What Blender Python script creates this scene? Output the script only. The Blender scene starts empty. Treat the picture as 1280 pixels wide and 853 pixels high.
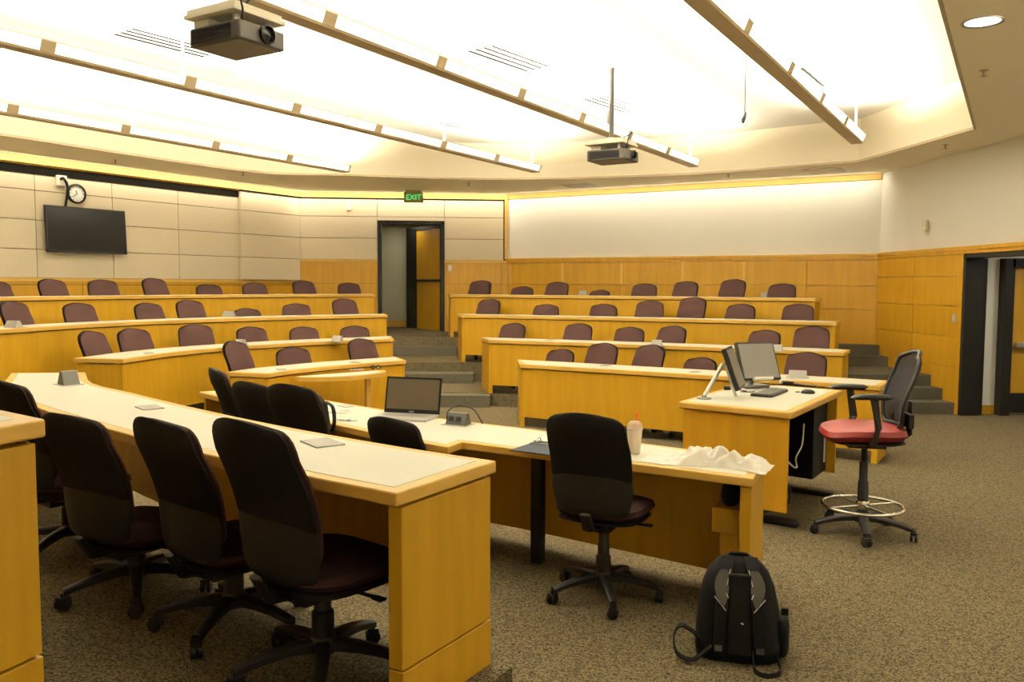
import bpy, bmesh, math, random
from mathutils import Vector, Matrix
random.seed(7)
S = bpy.context.scene
COL = S.collection
PI = math.pi
R = math.radians

# ------------------------------------------------------------------ camera
F, PITCH, ROLL, H = 1050.0, R(3.84), R(0.26), 1.69
cd = bpy.data.cameras.new('camera')
cd.lens = F / 1280 * 36; cd.sensor_width = 36; cd.clip_end = 200
cam = bpy.data.objects.new('camera', cd); COL.objects.link(cam)
CM = Matrix.Translation((0, 0, H)) @ Matrix.Rotation(R(90) - PITCH, 4, 'X') @ Matrix.Rotation(ROLL, 4, 'Z')
cam.matrix_world = CM
S.camera = cam

def ray(px, py):
    return CM.to_3x3() @ Vector(((px - 640) / F, (426.5 - py) / F, -1))
def at(px, py, z):                       # point on the level plane z seen at this pixel
    d = ray(px, py); t = (z - H) / d.z
    return Vector((d.x * t, d.y * t, z))
def atY(px, py, Y):
    d = ray(px, py); t = Y / d.y
    return Vector((d.x * t, Y, H + d.z * t))

# room axes: D runs along the desk arms towards the front of the room, N across them
D = Vector((.857, -.515)); N = Vector((.515, .857))
def W(u, v): return Vector((D.x * u + N.x * v, D.y * u + N.y * v))

# ------------------------------------------------------------------ materials
def mat(name, col, rough=.5, metal=0, spec=.5, emit=None, es=0, alpha=None, trans=0, coat=0):
    m = bpy.data.materials.new(name); m.use_nodes = True
    b = m.node_tree.nodes['Principled BSDF']
    b.inputs['Base Color'].default_value = (*col, 1); b.inputs['Roughness'].default_value = rough
    b.inputs['Metallic'].default_value = metal; b.inputs['Specular IOR Level'].default_value = spec
    if emit: b.inputs['Emission Color'].default_value = (*emit, 1); b.inputs['Emission Strength'].default_value = es
    if trans: b.inputs['Transmission Weight'].default_value = trans
    if coat: b.inputs['Coat Weight'].default_value = coat
    return m
def vary(m, scale, c1, c2, detail=4, bump=0, mapscale=(1, 1, 1), lo=.35, hi=.65, bscale=None, bdist=.002):
    nt = m.node_tree; b = nt.nodes['Principled BSDF']
    tc = nt.nodes.new('ShaderNodeTexCoord'); mp = nt.nodes.new('ShaderNodeMapping')
    mp.inputs['Scale'].default_value = mapscale
    no = nt.nodes.new('ShaderNodeTexNoise'); no.inputs['Scale'].default_value = scale; no.inputs['Detail'].default_value = detail
    cr = nt.nodes.new('ShaderNodeValToRGB')
    cr.color_ramp.elements[0].position = lo; cr.color_ramp.elements[0].color = (*c1, 1)
    cr.color_ramp.elements[1].position = hi; cr.color_ramp.elements[1].color = (*c2, 1)
    nt.links.new(tc.outputs['Object'], mp.inputs[0]); nt.links.new(mp.outputs[0], no.inputs['Vector'])
    nt.links.new(no.outputs['Fac'], cr.inputs[0]); nt.links.new(cr.outputs[0], b.inputs['Base Color'])
    if bump:
        n2 = nt.nodes.new('ShaderNodeTexNoise'); n2.inputs['Scale'].default_value = bscale or scale
        nt.links.new(mp.outputs[0], n2.inputs['Vector'])
        bp = nt.nodes.new('ShaderNodeBump'); bp.inputs['Strength'].default_value = bump; bp.inputs['Distance'].default_value = bdist
        nt.links.new(n2.outputs['Fac'], bp.inputs['Height']); nt.links.new(bp.outputs[0], b.inputs['Normal'])
    return m
M = {}
M['wood'] = vary(mat('maple veneer', (.5, .3, .055), .38), 3, (.48, .262, .010), (.55, .305, .014), 5, mapscale=(5, 5, .45))
M['wood_edge'] = vary(mat('maple edge', (.6, .36, .1), .35), 3, (.60, .36, .065), (.67, .42, .085), 4, mapscale=(1.2, 1.2, 8))
M['wood_wall'] = vary(mat('maple wall panel', (.5, .28, .05), .42), 3, (.47, .25, .010), (.55, .295, .014), 5, mapscale=(5, 5, .4))
M['wood_dark'] = mat('groove', (.12, .06, .015), .7)
M['lam'] = vary(mat('cream laminate', (.78, .72, .58), .4), 60, (.67, .68, .57), (.70, .71, .595), 2)
M['carpet'] = vary(mat('speckled carpet', (.15, .12, .08), .95, spec=.1), 135, (.017, .013, .006), (.155, .125, .066), 6, lo=.40, hi=.60)
_nt = M['carpet'].node_tree                 # yarn tufts: one random tone per tuft
_no = [n for n in _nt.nodes if n.type == 'TEX_NOISE'][0]; _cr = [n for n in _nt.nodes if n.type == 'VALTORGB'][0]; _mp = [n for n in _nt.nodes if n.type == 'MAPPING'][0]
_vo = _nt.nodes.new('ShaderNodeTexVoronoi'); _vo.inputs['Scale'].default_value = 150
_bw = _nt.nodes.new('ShaderNodeSeparateColor'); _ad = _nt.nodes.new('ShaderNodeMath'); _ad.operation = 'MULTIPLY_ADD'; _ad.inputs[1].default_value = .70; _no.inputs['Scale'].default_value = 60
_h = _nt.nodes.new('ShaderNodeMath'); _h.operation = 'MULTIPLY'; _h.inputs[1].default_value = .22
_nt.links.new(_mp.outputs[0], _vo.inputs['Vector']); _nt.links.new(_vo.outputs['Color'], _bw.inputs[0]); _nt.links.new(_no.outputs['Fac'], _h.inputs[0])
_nt.links.new(_bw.outputs[0], _ad.inputs[0]); _nt.links.new(_h.outputs[0], _ad.inputs[2]); _nt.links.new(_ad.outputs[0], _cr.inputs[0])
_cr.color_ramp.elements[0].position = .10; _cr.color_ramp.elements[1].position = .85
M['stair'] = vary(mat('stair carpet', (.08, .075, .06), .95, spec=.1), 60, (.055, .05, .034), (.10, .09, .06), 3, lo=.3, hi=.7)
M['white'] = mat('white paint', (.80, .79, .725), .7)
M['ceil'] = mat('ceiling white', (.86, .84, .78), .8)
M['soffit'] = mat('cream soffit paint', (.87, .80, .61), .8)
M['fabric'] = vary(mat('fabric panel', (.5, .43, .33), .95, spec=.1), 90, (.60, .53, .385), (.66, .58, .42), 2, bump=.2)
M['blackband'] = mat('black band', (.008, .007, .005), .8, spec=.1)
M['door_black'] = mat('black metal frame', (.009, .008, .006), .55, spec=.25)
M['hall'] = mat('corridor wall', (.52, .50, .34), .8)
M['black'] = mat('black plastic', (.010, .009, .008), .48, spec=.3)
M['blackfab'] = vary(mat('black fabric', (.01, .009, .008), .9, spec=.12), 200, (.006, .0055, .0045), (.011, .010, .008), 2, bump=.2)
M['shell'] = mat('dark grey shell', (.008, .0075, .0055), .6, spec=.3)
M['maroon'] = vary(mat('maroon fabric', (.1, .045, .05), .95, spec=.15), 160, (.040, .0198, .0170), (.056, .0280, .0240), 2, bump=.25)
M['maroon_dk'] = vary(mat('dark maroon fabric', (.05, .02, .022), .95, spec=.15), 160, (.022, .010, .010), (.034, .015, .014), 2)
M['red'] = mat('red vinyl', (.20, .014, .011), .5)
M['chrome'] = mat('chrome', (.8, .78, .72), .12, 1)
M['steel'] = mat('brushed steel', (.55, .54, .5), .35, 1)
M['grey'] = mat('grey plastic', (.33, .32, .28), .5)
M['midgrey'] = mat('mid grey plastic', (.17, .165, .14), .5)
M['outlet_dark'] = mat('dark grey outlet', (.075, .072, .055), .5)
M['tan'] = mat('tan metal', (.42, .33, .2), .5)
M['diffuser'] = mat('lit diffuser', (.9, .88, .8), .5, emit=(1, .93, .78), es=1.6)
M['lens'] = mat('lit lens', (.9, .9, .9), .3, emit=(1, .97, .9), es=2.2)
M['screen_dark'] = mat('dark glossy screen', (.008, .007, .006), .16, spec=.13)
M['screen_grey'] = mat('grey display', (.21, .20, .18), .35, spec=.3)
M['screen_lap'] = mat('laptop display', (.075, .058, .034), .4, spec=.2)
M['silver'] = mat('silver plastic', (.62, .61, .57), .35, .4)
M['paper'] = mat('white paper', (.85, .83, .78), .7)
M['bag'] = mat('white plastic bag', (.88, .86, .80), .45)
M['navy'] = mat('dark blue vinyl', (.014, .020, .030), .6, spec=.1)
M['ring'] = mat('metal ring', (.7, .7, .68), .2, 1)
M['cup'] = mat('clear cup plastic', (.92, .90, .84), .2)
M['cup'].node_tree.nodes['Principled BSDF'].inputs['Alpha'].default_value = .38
M['drink'] = mat('creamy drink', (.80, .56, .28), .4)
M['straw'] = mat('red straw', (.75, .06, .03), .4)
M['exit_plate'] = mat('exit sign plate', (.33, .32, .10), .5)
M['exit_green'] = mat('lit green letters', (.05, .6, .15), .4, emit=(.08, .9, .25), es=.9)
M['cream'] = mat('cream plastic', (.75, .70, .56), .5)
M['pack'] = vary(mat('black nylon', (.010, .010, .010), .75, spec=.12), 120, (.004, .004, .004), (.009, .009, .0085), 2, bump=.2)
M['packgrey'] = mat('grey nylon', (.055, .052, .042), .7, spec=.2)
M['piping'] = mat('reflective piping', (.45, .43, .36), .4)
M['vent'] = mat('vent slot', (.012, .011, .009), .9, spec=.05)
M['gold'] = mat('maple cove trim', (.60, .38, .07), .5)
M['pcblack'] = mat('black cabinet', (.006, .006, .006), .7, spec=.12)
M['projgrey'] = mat('projector grey', (.05, .044, .034), .5, spec=.3)
M['projbottom'] = mat('projector underside', (.07, .055, .035), .55)

def mesh_mat(nm): return M[nm]
mm = mat('black mesh', (.012, .011, .010), .8)
nt = mm.node_tree
tr = nt.nodes.new('ShaderNodeBsdfTransparent'); mx = nt.nodes.new('ShaderNodeMixShader'); mx.inputs[0].default_value = .82
nt.links.new(tr.outputs[0], mx.inputs[1]); nt.links.new(nt.nodes['Principled BSDF'].outputs[0], mx.inputs[2])
nt.links.new(mx.outputs[0], nt.nodes['Material Output'].inputs['Surface'])
M['netting'] = mm

# ------------------------------------------------------------------ mesh builder
class MB:
    def __init__(s): s.v = []; s.f = []; s.mi = []; s.cur = 0
    def add(s, vs, fs):
        b = len(s.v); s.v += [Vector(v) for v in vs]
        for f in fs: s.f.append([b + i for i in f]); s.mi.append(s.cur)
        return s
    def m(s, i): s.cur = i; return s
    def box(s, c, d, rz=0, rx=0, ry=0, mtx=None):
        x, y, z = d[0] / 2, d[1] / 2, d[2] / 2
        vs = [Vector(p) for p in ((-x,-y,-z),(x,-y,-z),(x,y,-z),(-x,y,-z),(-x,-y,z),(x,-y,z),(x,y,z),(-x,y,z))]
        T = Matrix.Translation(c) @ (Matrix.Rotation(rz, 4, 'Z') @ Matrix.Rotation(rx, 4, 'X') @ Matrix.Rotation(ry, 4, 'Y'))
        if mtx: T = mtx @ T
        return s.add([T @ v for v in vs], [(3,2,1,0),(4,5,6,7),(0,1,5,4),(1,2,6,5),(2,3,7,6),(3,0,4,7)])
    def prism(s, poly, z0, z1):
        poly = [Vector((p[0], p[1])) for p in poly]
        a = sum(poly[i].x * poly[(i+1) % len(poly)].y - poly[(i+1) % len(poly)].x * poly[i].y for i in range(len(poly)))
        if a < 0: poly.reverse()
        n = len(poly)
        return s.add([(p.x, p.y, z0) for p in poly] + [(p.x, p.y, z1) for p in poly],
              [list(range(n))[::-1], [n + i for i in range(n)]] + [(i, (i+1) % n, n + (i+1) % n, n + i) for i in range(n)])
    def loft(s, rings, cap=True, closed=True):
        b = len(s.v); n = len(rings[0])
        vs = [p for r in rings for p in r]; fs = []
        for i in range(len(rings) - 1):
            for j in range(n if closed else n - 1):
                k = (j + 1) % n
                fs.append((i*n + j, i*n + k, (i+1)*n + k, (i+1)*n + j))
        if cap and closed:
            fs.append(list(range(n))[::-1]); fs.append([(len(rings)-1)*n + i for i in range(n)])
        return s.add(vs, fs)
    def lathe(s, prof, c=(0, 0, 0), seg=20, mtx=None, cap=True):
        rings = []
        for r, z in prof:
            ring = [Vector((c[0] + r*math.cos(2*PI*i/seg), c[1] + r*math.sin(2*PI*i/seg), c[2] + z)) for i in range(seg)]
            if mtx: ring = [mtx @ p for p in ring]
            rings.append(ring)
        return s.loft(rings, cap)
    def tube(s, pts, r, seg=8, closed=False, sq=None):
        pts = [Vector(p) for p in pts]; n = len(pts); rings = []
        up = Vector((0, 0, 1))
        for i, p in enumerate(pts):
            if closed: t = pts[(i+1) % n] - pts[i-1]
            else: t = pts[min(i+1, n-1)] - pts[max(i-1, 0)]
            t.normalize()
            a = t.cross(up)
            if a.length < 1e-3: a = t.cross(Vector((0, 1, 0)))
            a.normalize(); b = a.cross(t)
            rr = r[i] if isinstance(r, (list, tuple)) else r
            k = sq if sq else (1, 1)
            rings.append([p + a*(math.cos(2*PI*j/seg)*rr*k[0]) + b*(math.sin(2*PI*j/seg)*rr*k[1]) for j in range(seg)])
        if closed: rings.append(rings[0])
        return s.loft(rings, not closed)
    def ribbon(s, pts, width_dir, w, th):
        pts = [Vector(p) for p in pts]; rings = []
        wd = Vector(width_dir).normalized()
        for i, p in enumerate(pts):
            t = (pts[min(i+1, len(pts)-1)] - pts[max(i-1, 0)]).normalized()
            nrm = t.cross(wd).normalized()
            ww = w[i] if isinstance(w, (list, tuple)) else w
            rings.append([p - wd*ww/2 - nrm*th/2, p + wd*ww/2 - nrm*th/2, p + wd*ww/2 + nrm*th/2, p - wd*ww/2 + nrm*th/2])
        return s.loft(rings)

def obj(name, mb, mats, parent=None, bevel=0, smooth=None, world=False, seg=2, sub=0):
    me = bpy.data.meshes.new(name)
    vs = mb.v
    if world and parent is not None:
        inv = parent.matrix_basis.inverted() if parent.parent is None else (parent.parent.matrix_basis @ parent.matrix_basis).inverted()
        vs = [inv @ v for v in vs]
    me.from_pydata([tuple(v) for v in vs], [], mb.f)
    for x in (mats if isinstance(mats, (list, tuple)) else [mats]): me.materials.append(M[x])
    me.polygons.foreach_set('material_index', mb.mi)
    bm = bmesh.new(); bm.from_mesh(me); bmesh.ops.recalc_face_normals(bm, faces=bm.faces); bm.to_mesh(me); bm.free()
    if smooth is not None:
        me.polygons.foreach_set('use_smooth', [True] * len(me.polygons)); me.set_sharp_from_angle(angle=R(smooth))
    o = bpy.data.objects.new(name, me); COL.objects.link(o)
    if parent is not None: o.parent = parent
    if bevel:
        b = o.modifiers.new('bevel', 'BEVEL'); b.width = bevel; b.segments = seg; b.limit_method = 'ANGLE'; b.angle_limit = R(40)
    if sub:
        q = o.modifiers.new('sub', 'SUBSURF'); q.levels = sub; q.render_levels = sub
    return o
def tag(o, label, cat, group=None):
    o['label'] = label; o['category'] = cat
    if group: o['group'] = group
    return o
def thing(name, label, cat, loc=(0, 0, 0), rz=0, group=None):
    o = bpy.data.objects.new(name, None); COL.objects.link(o); o.empty_display_size = .1
    o.matrix_basis = Matrix.Translation(Vector(loc)) @ Matrix.Rotation(rz, 4, 'Z')
    return tag(o, label, cat, group)
def struct(name, mb, mats, parent=None, **k):
    o = obj(name, mb, mats, parent, **k)
    if parent is None: o['kind'] = 'structure'
    return o
def copy_tree(o, parent=None):
    c = o.copy(); COL.objects.link(c)
    if parent: c.parent = parent
    for ch in [x for x in COL.objects if x.parent == o]: copy_tree(ch, c)
    return c
def text_mesh(body, size, depth=.001):
    cu = bpy.data.curves.new('letters', 'FONT'); cu.body = body; cu.size = size; cu.extrude = depth; cu.align_x = 'CENTER'; cu.align_y = 'CENTER'
    t = bpy.data.objects.new('letters', cu); COL.objects.link(t)
    dg = bpy.context.evaluated_depsgraph_get(); me = bpy.data.meshes.new_from_object(t.evaluated_get(dg))
    bpy.data.objects.remove(t); return me

# ------------------------------------------------------------------ polylines
def v2(p): return Vector((p[0], p[1]))
def smooth_line(pts, step=.22):
    P = [v2(p) for p in pts]
    P = [2*P[0] - P[1]] + P + [2*P[-1] - P[-2]]
    out = []
    for i in range(1, len(P) - 2):
        n = max(2, int((P[i+1] - P[i]).length / step))
        for k in range(n):
            t = k / n; a, b, c, d = P[i-1], P[i], P[i+1], P[i+2]
            out.append(.5*((2*b) + (c-a)*t + (2*a-5*b+4*c-d)*t*t + (3*b-a-3*c+d)*t**3))
    out.append(P[-2]); return out
def offset(P, d):                        # positive: to the left of travel
    out = []
    for i in range(len(P)):
        if i == 0: t = P[1] - P[0]
        elif i == len(P) - 1: t = P[-1] - P[-2]
        else: t = (P[i+1] - P[i]).normalized() + (P[i] - P[i-1]).normalized()
        t = t.normalized()
        c = 1
        if 0 < i < len(P) - 1: c = max(.5, t.dot((P[i] - P[i-1]).normalized()))
        out.append(P[i] + Vector((-t.y, t.x)) * d / c)
    return out

T1, T2, T3 = .17, .46, .76               # far seat tiers above the pit floor
Q2, Q3 = .305, .61                       # near seat tiers
SOF, CEI = 3.455, 4.05

# ------------------------------------------------------------------ room shell
PL = W(-12.1, 3.0); C1 = Vector((-4.19, 16.38)); C2 = Vector((-.10, 16.75)); C3 = Vector((5.81, 13.35)); C4 = Vector((5.92, 10.98))
C1n = W(-12.1, 1.5); C2n = W(-8.7, -.95); C3n = W(-1.9, -1.1)
FR0, FR1 = W(2.85, 7.6), W(2.85, -1.1)
mb = MB(); ext = [C1 + Vector((-1.5, 3)), Vector((2, 19.5)), Vector((9, 15)), Vector((9, 6)), FR0 + D*1.0 , FR1 + D*1 - N, C3n - N, C2n - N - D, C1n - D, PL - D]
mb.prism(ext, -.2, 0)
struct('floor', mb, 'carpet')

# rows: front edge of each desk (pit side), left to right, in metres
L1 = smooth_line([(-2.53, 8.73), (-2.40, 9.08), (-1.96, 9.70), (-1.31, 10.35)])
L2 = smooth_line([(-3.93, 8.46), (-3.79, 9.28), (-3.50, 10.0), (-2.88, 10.85), (-2.3, 11.38), (-1.67, 11.85)])
L3 = smooth_line([(-5.35, 7.6), (-5.2, 8.6), (-4.88, 9.9), (-4.22, 11.1), (-3.1, 12.3), (-1.95, 13.15)])
L4 = smooth_line([(-7.3, 8.0), (-6.9, 8.9), (-6.16, 10.1), (-5.4, 11.7), (-4.3, 13.3), (-3.2, 14.3), (-2.42, 14.85)])
def bow(a, b, s, n=12):
    a, b = v2(a), v2(b); t = (b - a).normalized(); nn = Vector((-t.y, t.x))
    return [a.lerp(b, i/n) + nn*s*(1 - (2*i/n - 1)**2) for i in range(n + 1)]
R1 = bow((.09, 9.90), (3.48, 7.88), .03)
R2 = bow((-.33, 11.65), (3.85, 9.72), .10)
R3 = bow((-.80, 13.25), (4.28, 11.08), .10)
R4 = bow((-1.10, 14.85), (4.38, 12.15), .10)
N1f = smooth_line([(-2.28, 7.55), (-1.95, 7.18), (-1.39, 6.65), (-.46, 5.83), (.07, 5.48), (1.39, 4.51)])
N2f = smooth_line([(-3.03, 5.94), (-2.66, 5.30), (-2.19, 4.83), (-1.73, 4.37), (-1.10, 3.785), (-.44, 3.26), (-.054, 3.0)])
N3f = smooth_line([(-4.5, 5.2), (-3.6, 4.1), (-2.4, 2.98), (-1.13, 2.02)])

def tier(name, edge, z, m='carpet'):
    mb = MB(); mb.prism(edge, -.05, z); return struct(name, mb, m)
back_pts = [C3 + Vector((.02, .02)), Vector((-.05, 17)), Vector((-1.6, 19)), Vector((-4.0, 17)), W(-12.15, 3.2), W(-12.1, 1.5), W(-8.7, -.95)]
mb = MB()
e1 = [p for p in reversed(offset(R2, .02))] + [p for p in reversed(offset(L2, .02))] + [W(-8.0, 4.0)]
mb.prism([Vector((4.3, 13.9)), R2[-1] + N*.5] + e1 + [W(-8.7, .0), W(-12.05, 1.6), W(-12.15, 11), C1, C2], -.05, T1)
struct('floor_tier_lower', mb, 'carpet')
mb = MB()
mb.prism(offset(N2f, -.02) + [N2f[-1] + D*.07, N2f[-1] + D*.07 - N*3.6, W(-8.7, -.9), W(-8.5, 2.0)], -.05, Q2)
struct('floor_tier_near', mb, 'carpet')
mb = MB()
mb.prism(offset(N3f, -.02) + [N3f[-1] + D*.06, N3f[-1] + D*.06 - N*2.2, W(-8.7, -.9), W(-8.5, 1.2)], -.05, Q3)
struct('floor_tier_near_upper', mb, 'carpet')
mb = MB()
mb.prism([Vector((4.5, 14.0)), R3[-1] + N*.3] + list(reversed(offset(R3, .02))) + list(reversed(offset(L3, .02))) +
         [W(-8.7, 3.2), W(-12.05, 1.6), W(-12.15, 11), C1, C2], -.05, T2)
struct('floor_tier_middle', mb, 'carpet')
mb = MB()
mb.prism([Vector((4.6, 14.0)), R4[-1] + N*.2] + list(reversed(offset(R4, .02))) + list(reversed(offset(L4, .02))) + [W(-10.3, 5), W(-12.15, 4.6), C1 + Vector((-.2, 0)),
         C1 + Vector((1, 3)), Vector((-1, 19.5)), C2 + Vector((0, .3))], -.05, T3)
struct('floor_tier_upper', mb, 'carpet')
# steps: centre aisle and side aisle
mb = MB()
mb.box((-1.05, 11.62, T1/2 - .02), (1.5, .3, T1 + .02 + .004))
mb.box((-1.30, 13.02, .157), (1.42, .36, .316)); mb.box((-1.72, 14.58, .305), (1.6, .36, .612))
struct('floor_aisle_steps', mb, 'stair')
mb = MB()
for z, y in ((.152, 11.08), (.305, 11.38), (.458, 11.68), (.61, 12.9), (.762, 13.2)):
    mb.box(((4.1 + 5.95)/2 if y < 12 else (4.4 + 5.95)/2, (y + 14.2)/2, z/2), (1.85 if y < 12 else 1.55, 14.2 - y, z))
struct('floor_side_steps', mb, 'stair')

def seg_frame(a, b):
    a, b = v2(a), v2(b); L = (b - a).length; t = (b - a)/L
    return a, t, L, Vector((t.y, -t.x))           # inward normal is to the right of travel (walking left to right as seen from inside)
def wall_box(mb, a, t, n, u0, u1, d0, d1, z0, z1):
    P = [a + t*u0 + n*d0, a + t*u1 + n*d0, a + t*u1 + n*d1, a + t*u0 + n*d1]
    return mb.prism(P, z0, z1)
def wall(name, a, b, m, opening=None, z1=SOF + .3, th=.15):
    a, t, L, n = seg_frame(a, b); mb = MB()
    if opening:
        u0, u1, z0, zt = opening
        wall_box(mb, a, t, n, -.0, u0, -th, 0, -.1, z1); wall_box(mb, a, t, n, u1, L, -th, 0, -.1, z1)
        wall_box(mb, a, t, n, u0, u1, -th, 0, zt, z1)
    else: wall_box(mb, a, t, n, 0, L, -th, 0, -.1, z1)
    return struct(name, mb, m)
def panels(name, a, b, ucuts, zcuts, m, th=.03, gap=.010, skip=()):
    a, t, L, n = seg_frame(a, b); mb = MB()
    for i in range(len(ucuts) - 1):
        for j in range(len(zcuts) - 1):
            if (i, j) in skip: continue
            wall_box(mb, a, t, n, ucuts[i] + gap/2, ucuts[i+1] - gap/2, 0, th, zcuts[j] + gap/2, zcuts[j+1] - gap/2)
    return struct(name, mb, m)

FZ = [1.755, 2.165, 2.58, 3.0, 3.38]
# left wall (fabric over a low maple wainscot), walked from near to far
def u_on(a, b, px, z=2.0):                # where the sight line through column px meets the wall a-b
    a, t, L, n = seg_frame(a, b)
    d = ray(px, 300); d2 = Vector((d.x, d.y))
    # solve a + t*u = d2*s
    det = t.x * -d2.y - t.y * -d2.x
    return ((-a.x) * -d2.y - (-a.y) * -d2.x) / det
LW0 = W(-12.1, 1.5)
wall('wall_left', LW0, C1, 'wood_dark')
uj = u_on(LW0, C1, 297); LL = (C1 - LW0).length
uc = [u_on(LW0, C1, p) for p in (44, 140, 222)]
stepu = uc[1] - uc[0]
panels('wall_left_panels', LW0, C1, [.02, uc[0] - 3*stepu, uc[0] - 2*stepu, uc[0] - stepu] + uc + [uj], FZ, 'fabric')
panels('wall_left_pilaster', LW0, C1, [uj, LL], FZ[:-1] + [3.40], 'fabric', th=.10)
panels('wall_left_wainscot', LW0, C1, [0.02, 2, 4, 6, 8, uj - .6, uj, LL], [.0, 1.30, 1.66, 1.70], 'wood_wall', th=.04)
a, t, L, n = seg_frame(LW0, C1); mb = MB(); wall_box(mb, a, t, n, 0, L, 0, .05, 1.70, 1.755); struct('trim_1', mb, 'wood_edge')
mb = MB(); wall_box(mb, a, t, n, 0, uj, 0, .045, 3.225, 3.34); struct('trim_2', mb, 'blackband')
mb = MB(); wall_box(mb, a, t, n, uj, L, 0, .125, 3.335, 3.36); struct('trim_3', mb, 'blackband')
mb = MB(); wall_box(mb, a, t, n, 0, L, 0, .13, 3.36, SOF); wall_box(mb, a, t, n, 0, uj, 0, .06, 3.34, 3.36); struct('trim_4', mb, 'gold')

# rear wall with the open doorway
a, t, L, n = seg_frame(C1, C2)
ud0, ud1 = u_on(C1, C2, 472), u_on(C1, C2, 555.5)
DT = 2.93
wall('wall_rear', C1, C2, 'wood_dark', (ud0, ud1, T3, DT))
panels('wall_rear_panels', C1, C2, [0.02, ud0, ud1, L - .08], FZ[1:-1] + [3.40], 'fabric', skip={(1, 0), (1, 1)}, th=.035)
mb = MB(); wall_box(mb, a, t, n, ud0, ud1, .001, .03, DT + .0, 3.0); struct('trim_5', mb, 'fabric')
panels('wall_rear_wainscot', C1, C2, [0.02, ud0], [T3 - .1, 1.70, 2.13], 'wood_wall', th=.04, gap=.006)
panels('wall_rear_wainscot_side', C1, C2, [ud1, L - .12, L], [T3 - .1, 1.70, 2.13], 'wood_wall', th=.04, gap=.006)
mb = MB(); wall_box(mb, a, t, n, 0.02, ud0, 0, .05, 2.125, 2.165); wall_box(mb, a, t, n, ud1, L, 0, .05, 2.125, 2.165); struct('trim_6', mb, 'wood_edge')
mb = MB(); wall_box(mb, a, t, n, 0, L, 0, .05, 3.335, 3.36); struct('trim_7', mb, 'blackband')
mb = MB(); wall_box(mb, a, t, n, 0, L, 0, .06, 3.36, SOF); struct('trim_8', mb, 'gold')
mb = MB(); wall_box(mb, a, t, n, L - .06, L, 0, .06, 2.2, 3.37); struct('trim_9', mb, 'wood_edge')
# door frame, vestibule, angled door leaf
mb = MB(); wall_box(mb, a, t, n, ud0, ud0 + .07, -.18, .05, T3, DT); wall_box(mb, a, t, n, ud1 - .07, ud1, -.18, .05, T3, DT); wall_box(mb, a, t, n, ud0, ud1, -.18, .05, DT - .07, DT)
dr = struct('door_1', mb, 'door_black')
mb = MB(); wall_box(mb, a, t, n, ud0 - .6, ud1 + .8, -1.95, -1.8, T3 - .1, 3.3); wall_box(mb, a, t, n, ud0 - .7, ud0 - .6, -1.95, -.15, T3 - .1, 3.3)
wall_box(mb, a, t, n, ud0 - .7, ud1 + .9, -2, -.15, 3.05, 3.2); wall_box(mb, a, t, n, ud1 + .8, ud1 + .9, -1.95, -.15, T3 - .1, 3.3)
struct('wall_corridor', mb, 'hall')
mb = MB(); wall_box(mb, a, t, n, ud0 - .6, ud1 + .8, -1.8, -1.785, T3, T3 + .14); struct('baseboard_rear', mb, 'wood_wall')
p0 = a + t*(ud1 - .05) - n*.22; p1 = a + t*(u_on(C1, C2, 512) - .10) - n*1.5
tt = (p1 - p0).normalized(); nn = Vector((-tt.y, tt.x)); nn = nn if nn.dot(n) > 0 else -nn; LL2 = (p1 - p0).length
mb = MB(); wall_box(mb, p0, tt, nn, 0, .05, -.05, .02, T3, DT - .10); wall_box(mb, p0, tt, nn, LL2 - .42, LL2, -.05, .02, T3, DT - .10); wall_box(mb, p0, tt, nn, 0, LL2, -.05, .02, DT - .12, DT - .05)
f = struct('door_2', mb, 'door_black')
mb = MB(); wall_box(mb, p0, tt, nn, .05, LL2 - .42, -.04, .0, T3, DT - .12); obj('leaf', mb, 'wood_wall', f)
mb = MB(); wall_box(mb, p0, tt, nn, .08, LL2 - .46, .0, .05, T3 + .98, T3 + 1.03); obj('push_bar', mb, 'black', f)

# right (projection) wall
wall('wall_right', C2, C3, 'white')
a, t, L, n = seg_frame(C2, C3)
up = [u_on(C2, C3, p) for p in (703, 777, 853, 930, 1010)]
panels('wall_right_wainscot', C2, C3, [.02] + up + [L - .003], [T3 - .4, 1.32, 1.70, 2.115], 'wood_wall', th=.03, gap=.006)
mb = MB(); wall_box(mb, a, t, n, 0, L, 0, .045, 2.115, 2.165); wall_box(mb, a, t, n, 0, L, 0, .06, 2.165, 2.205); struct('trim_10', mb, 'wood_wall')
mb = MB()
for k, u in enumerate([.05] + up[:4]): wall_box(mb, a, t, n, u, u + .06, 0, .042, 1.70, 2.115)
struct('trim_11', mb, 'wood_edge')
mb = MB(); wall_box(mb, a, t, n, 0, L, 0, .03, 3.37, SOF); struct('trim_12', mb, 'gold')

# side wall by the front entrance
EN = C4 + (C4 - C3).normalized()*0.0
wall('wall_side', C3, C4, 'white')
a, t, L, n = seg_frame(C3, C4)
us = u_on(C3, C4, 1147)
panels('wall_side_wainscot', C3, C4, [.003, us, L - .16], [.0, .62, 1.02, 1.43, 1.83, 2.12], 'wood_wall', th=.03, gap=.006)
mb = MB(); wall_box(mb, a, t, n, L - .155, L - .03, 0, .035, 0, 2.12); struct('trim_13', mb, 'wood_wall')
HD = C4 + (C4 - C3).normalized()*2.6
mb = MB(); wall_box(mb, a, t, n, 0, L + 2.6, 0, .045, 2.12, 2.165); wall_box(mb, a, t, n, 0, L + 2.6, 0, .06, 2.165, 2.215); struct('trim_14', mb, 'wood_wall')
mb = MB(); wall_box(mb, a, t, n, L, L + 2.6, -.15, 0, 2.12, SOF + .3); struct('wall_side_header', mb, 'white')
mb = MB(); wall_box(mb, a, t, n, L - .03, L + 2.6, -.16, .03, 2.06, 2.12); wall_box(mb, a, t, n, L - .03, L + .03, -.22, .03, 0, 2.12); struct('door_3', mb, 'door_black')
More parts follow.
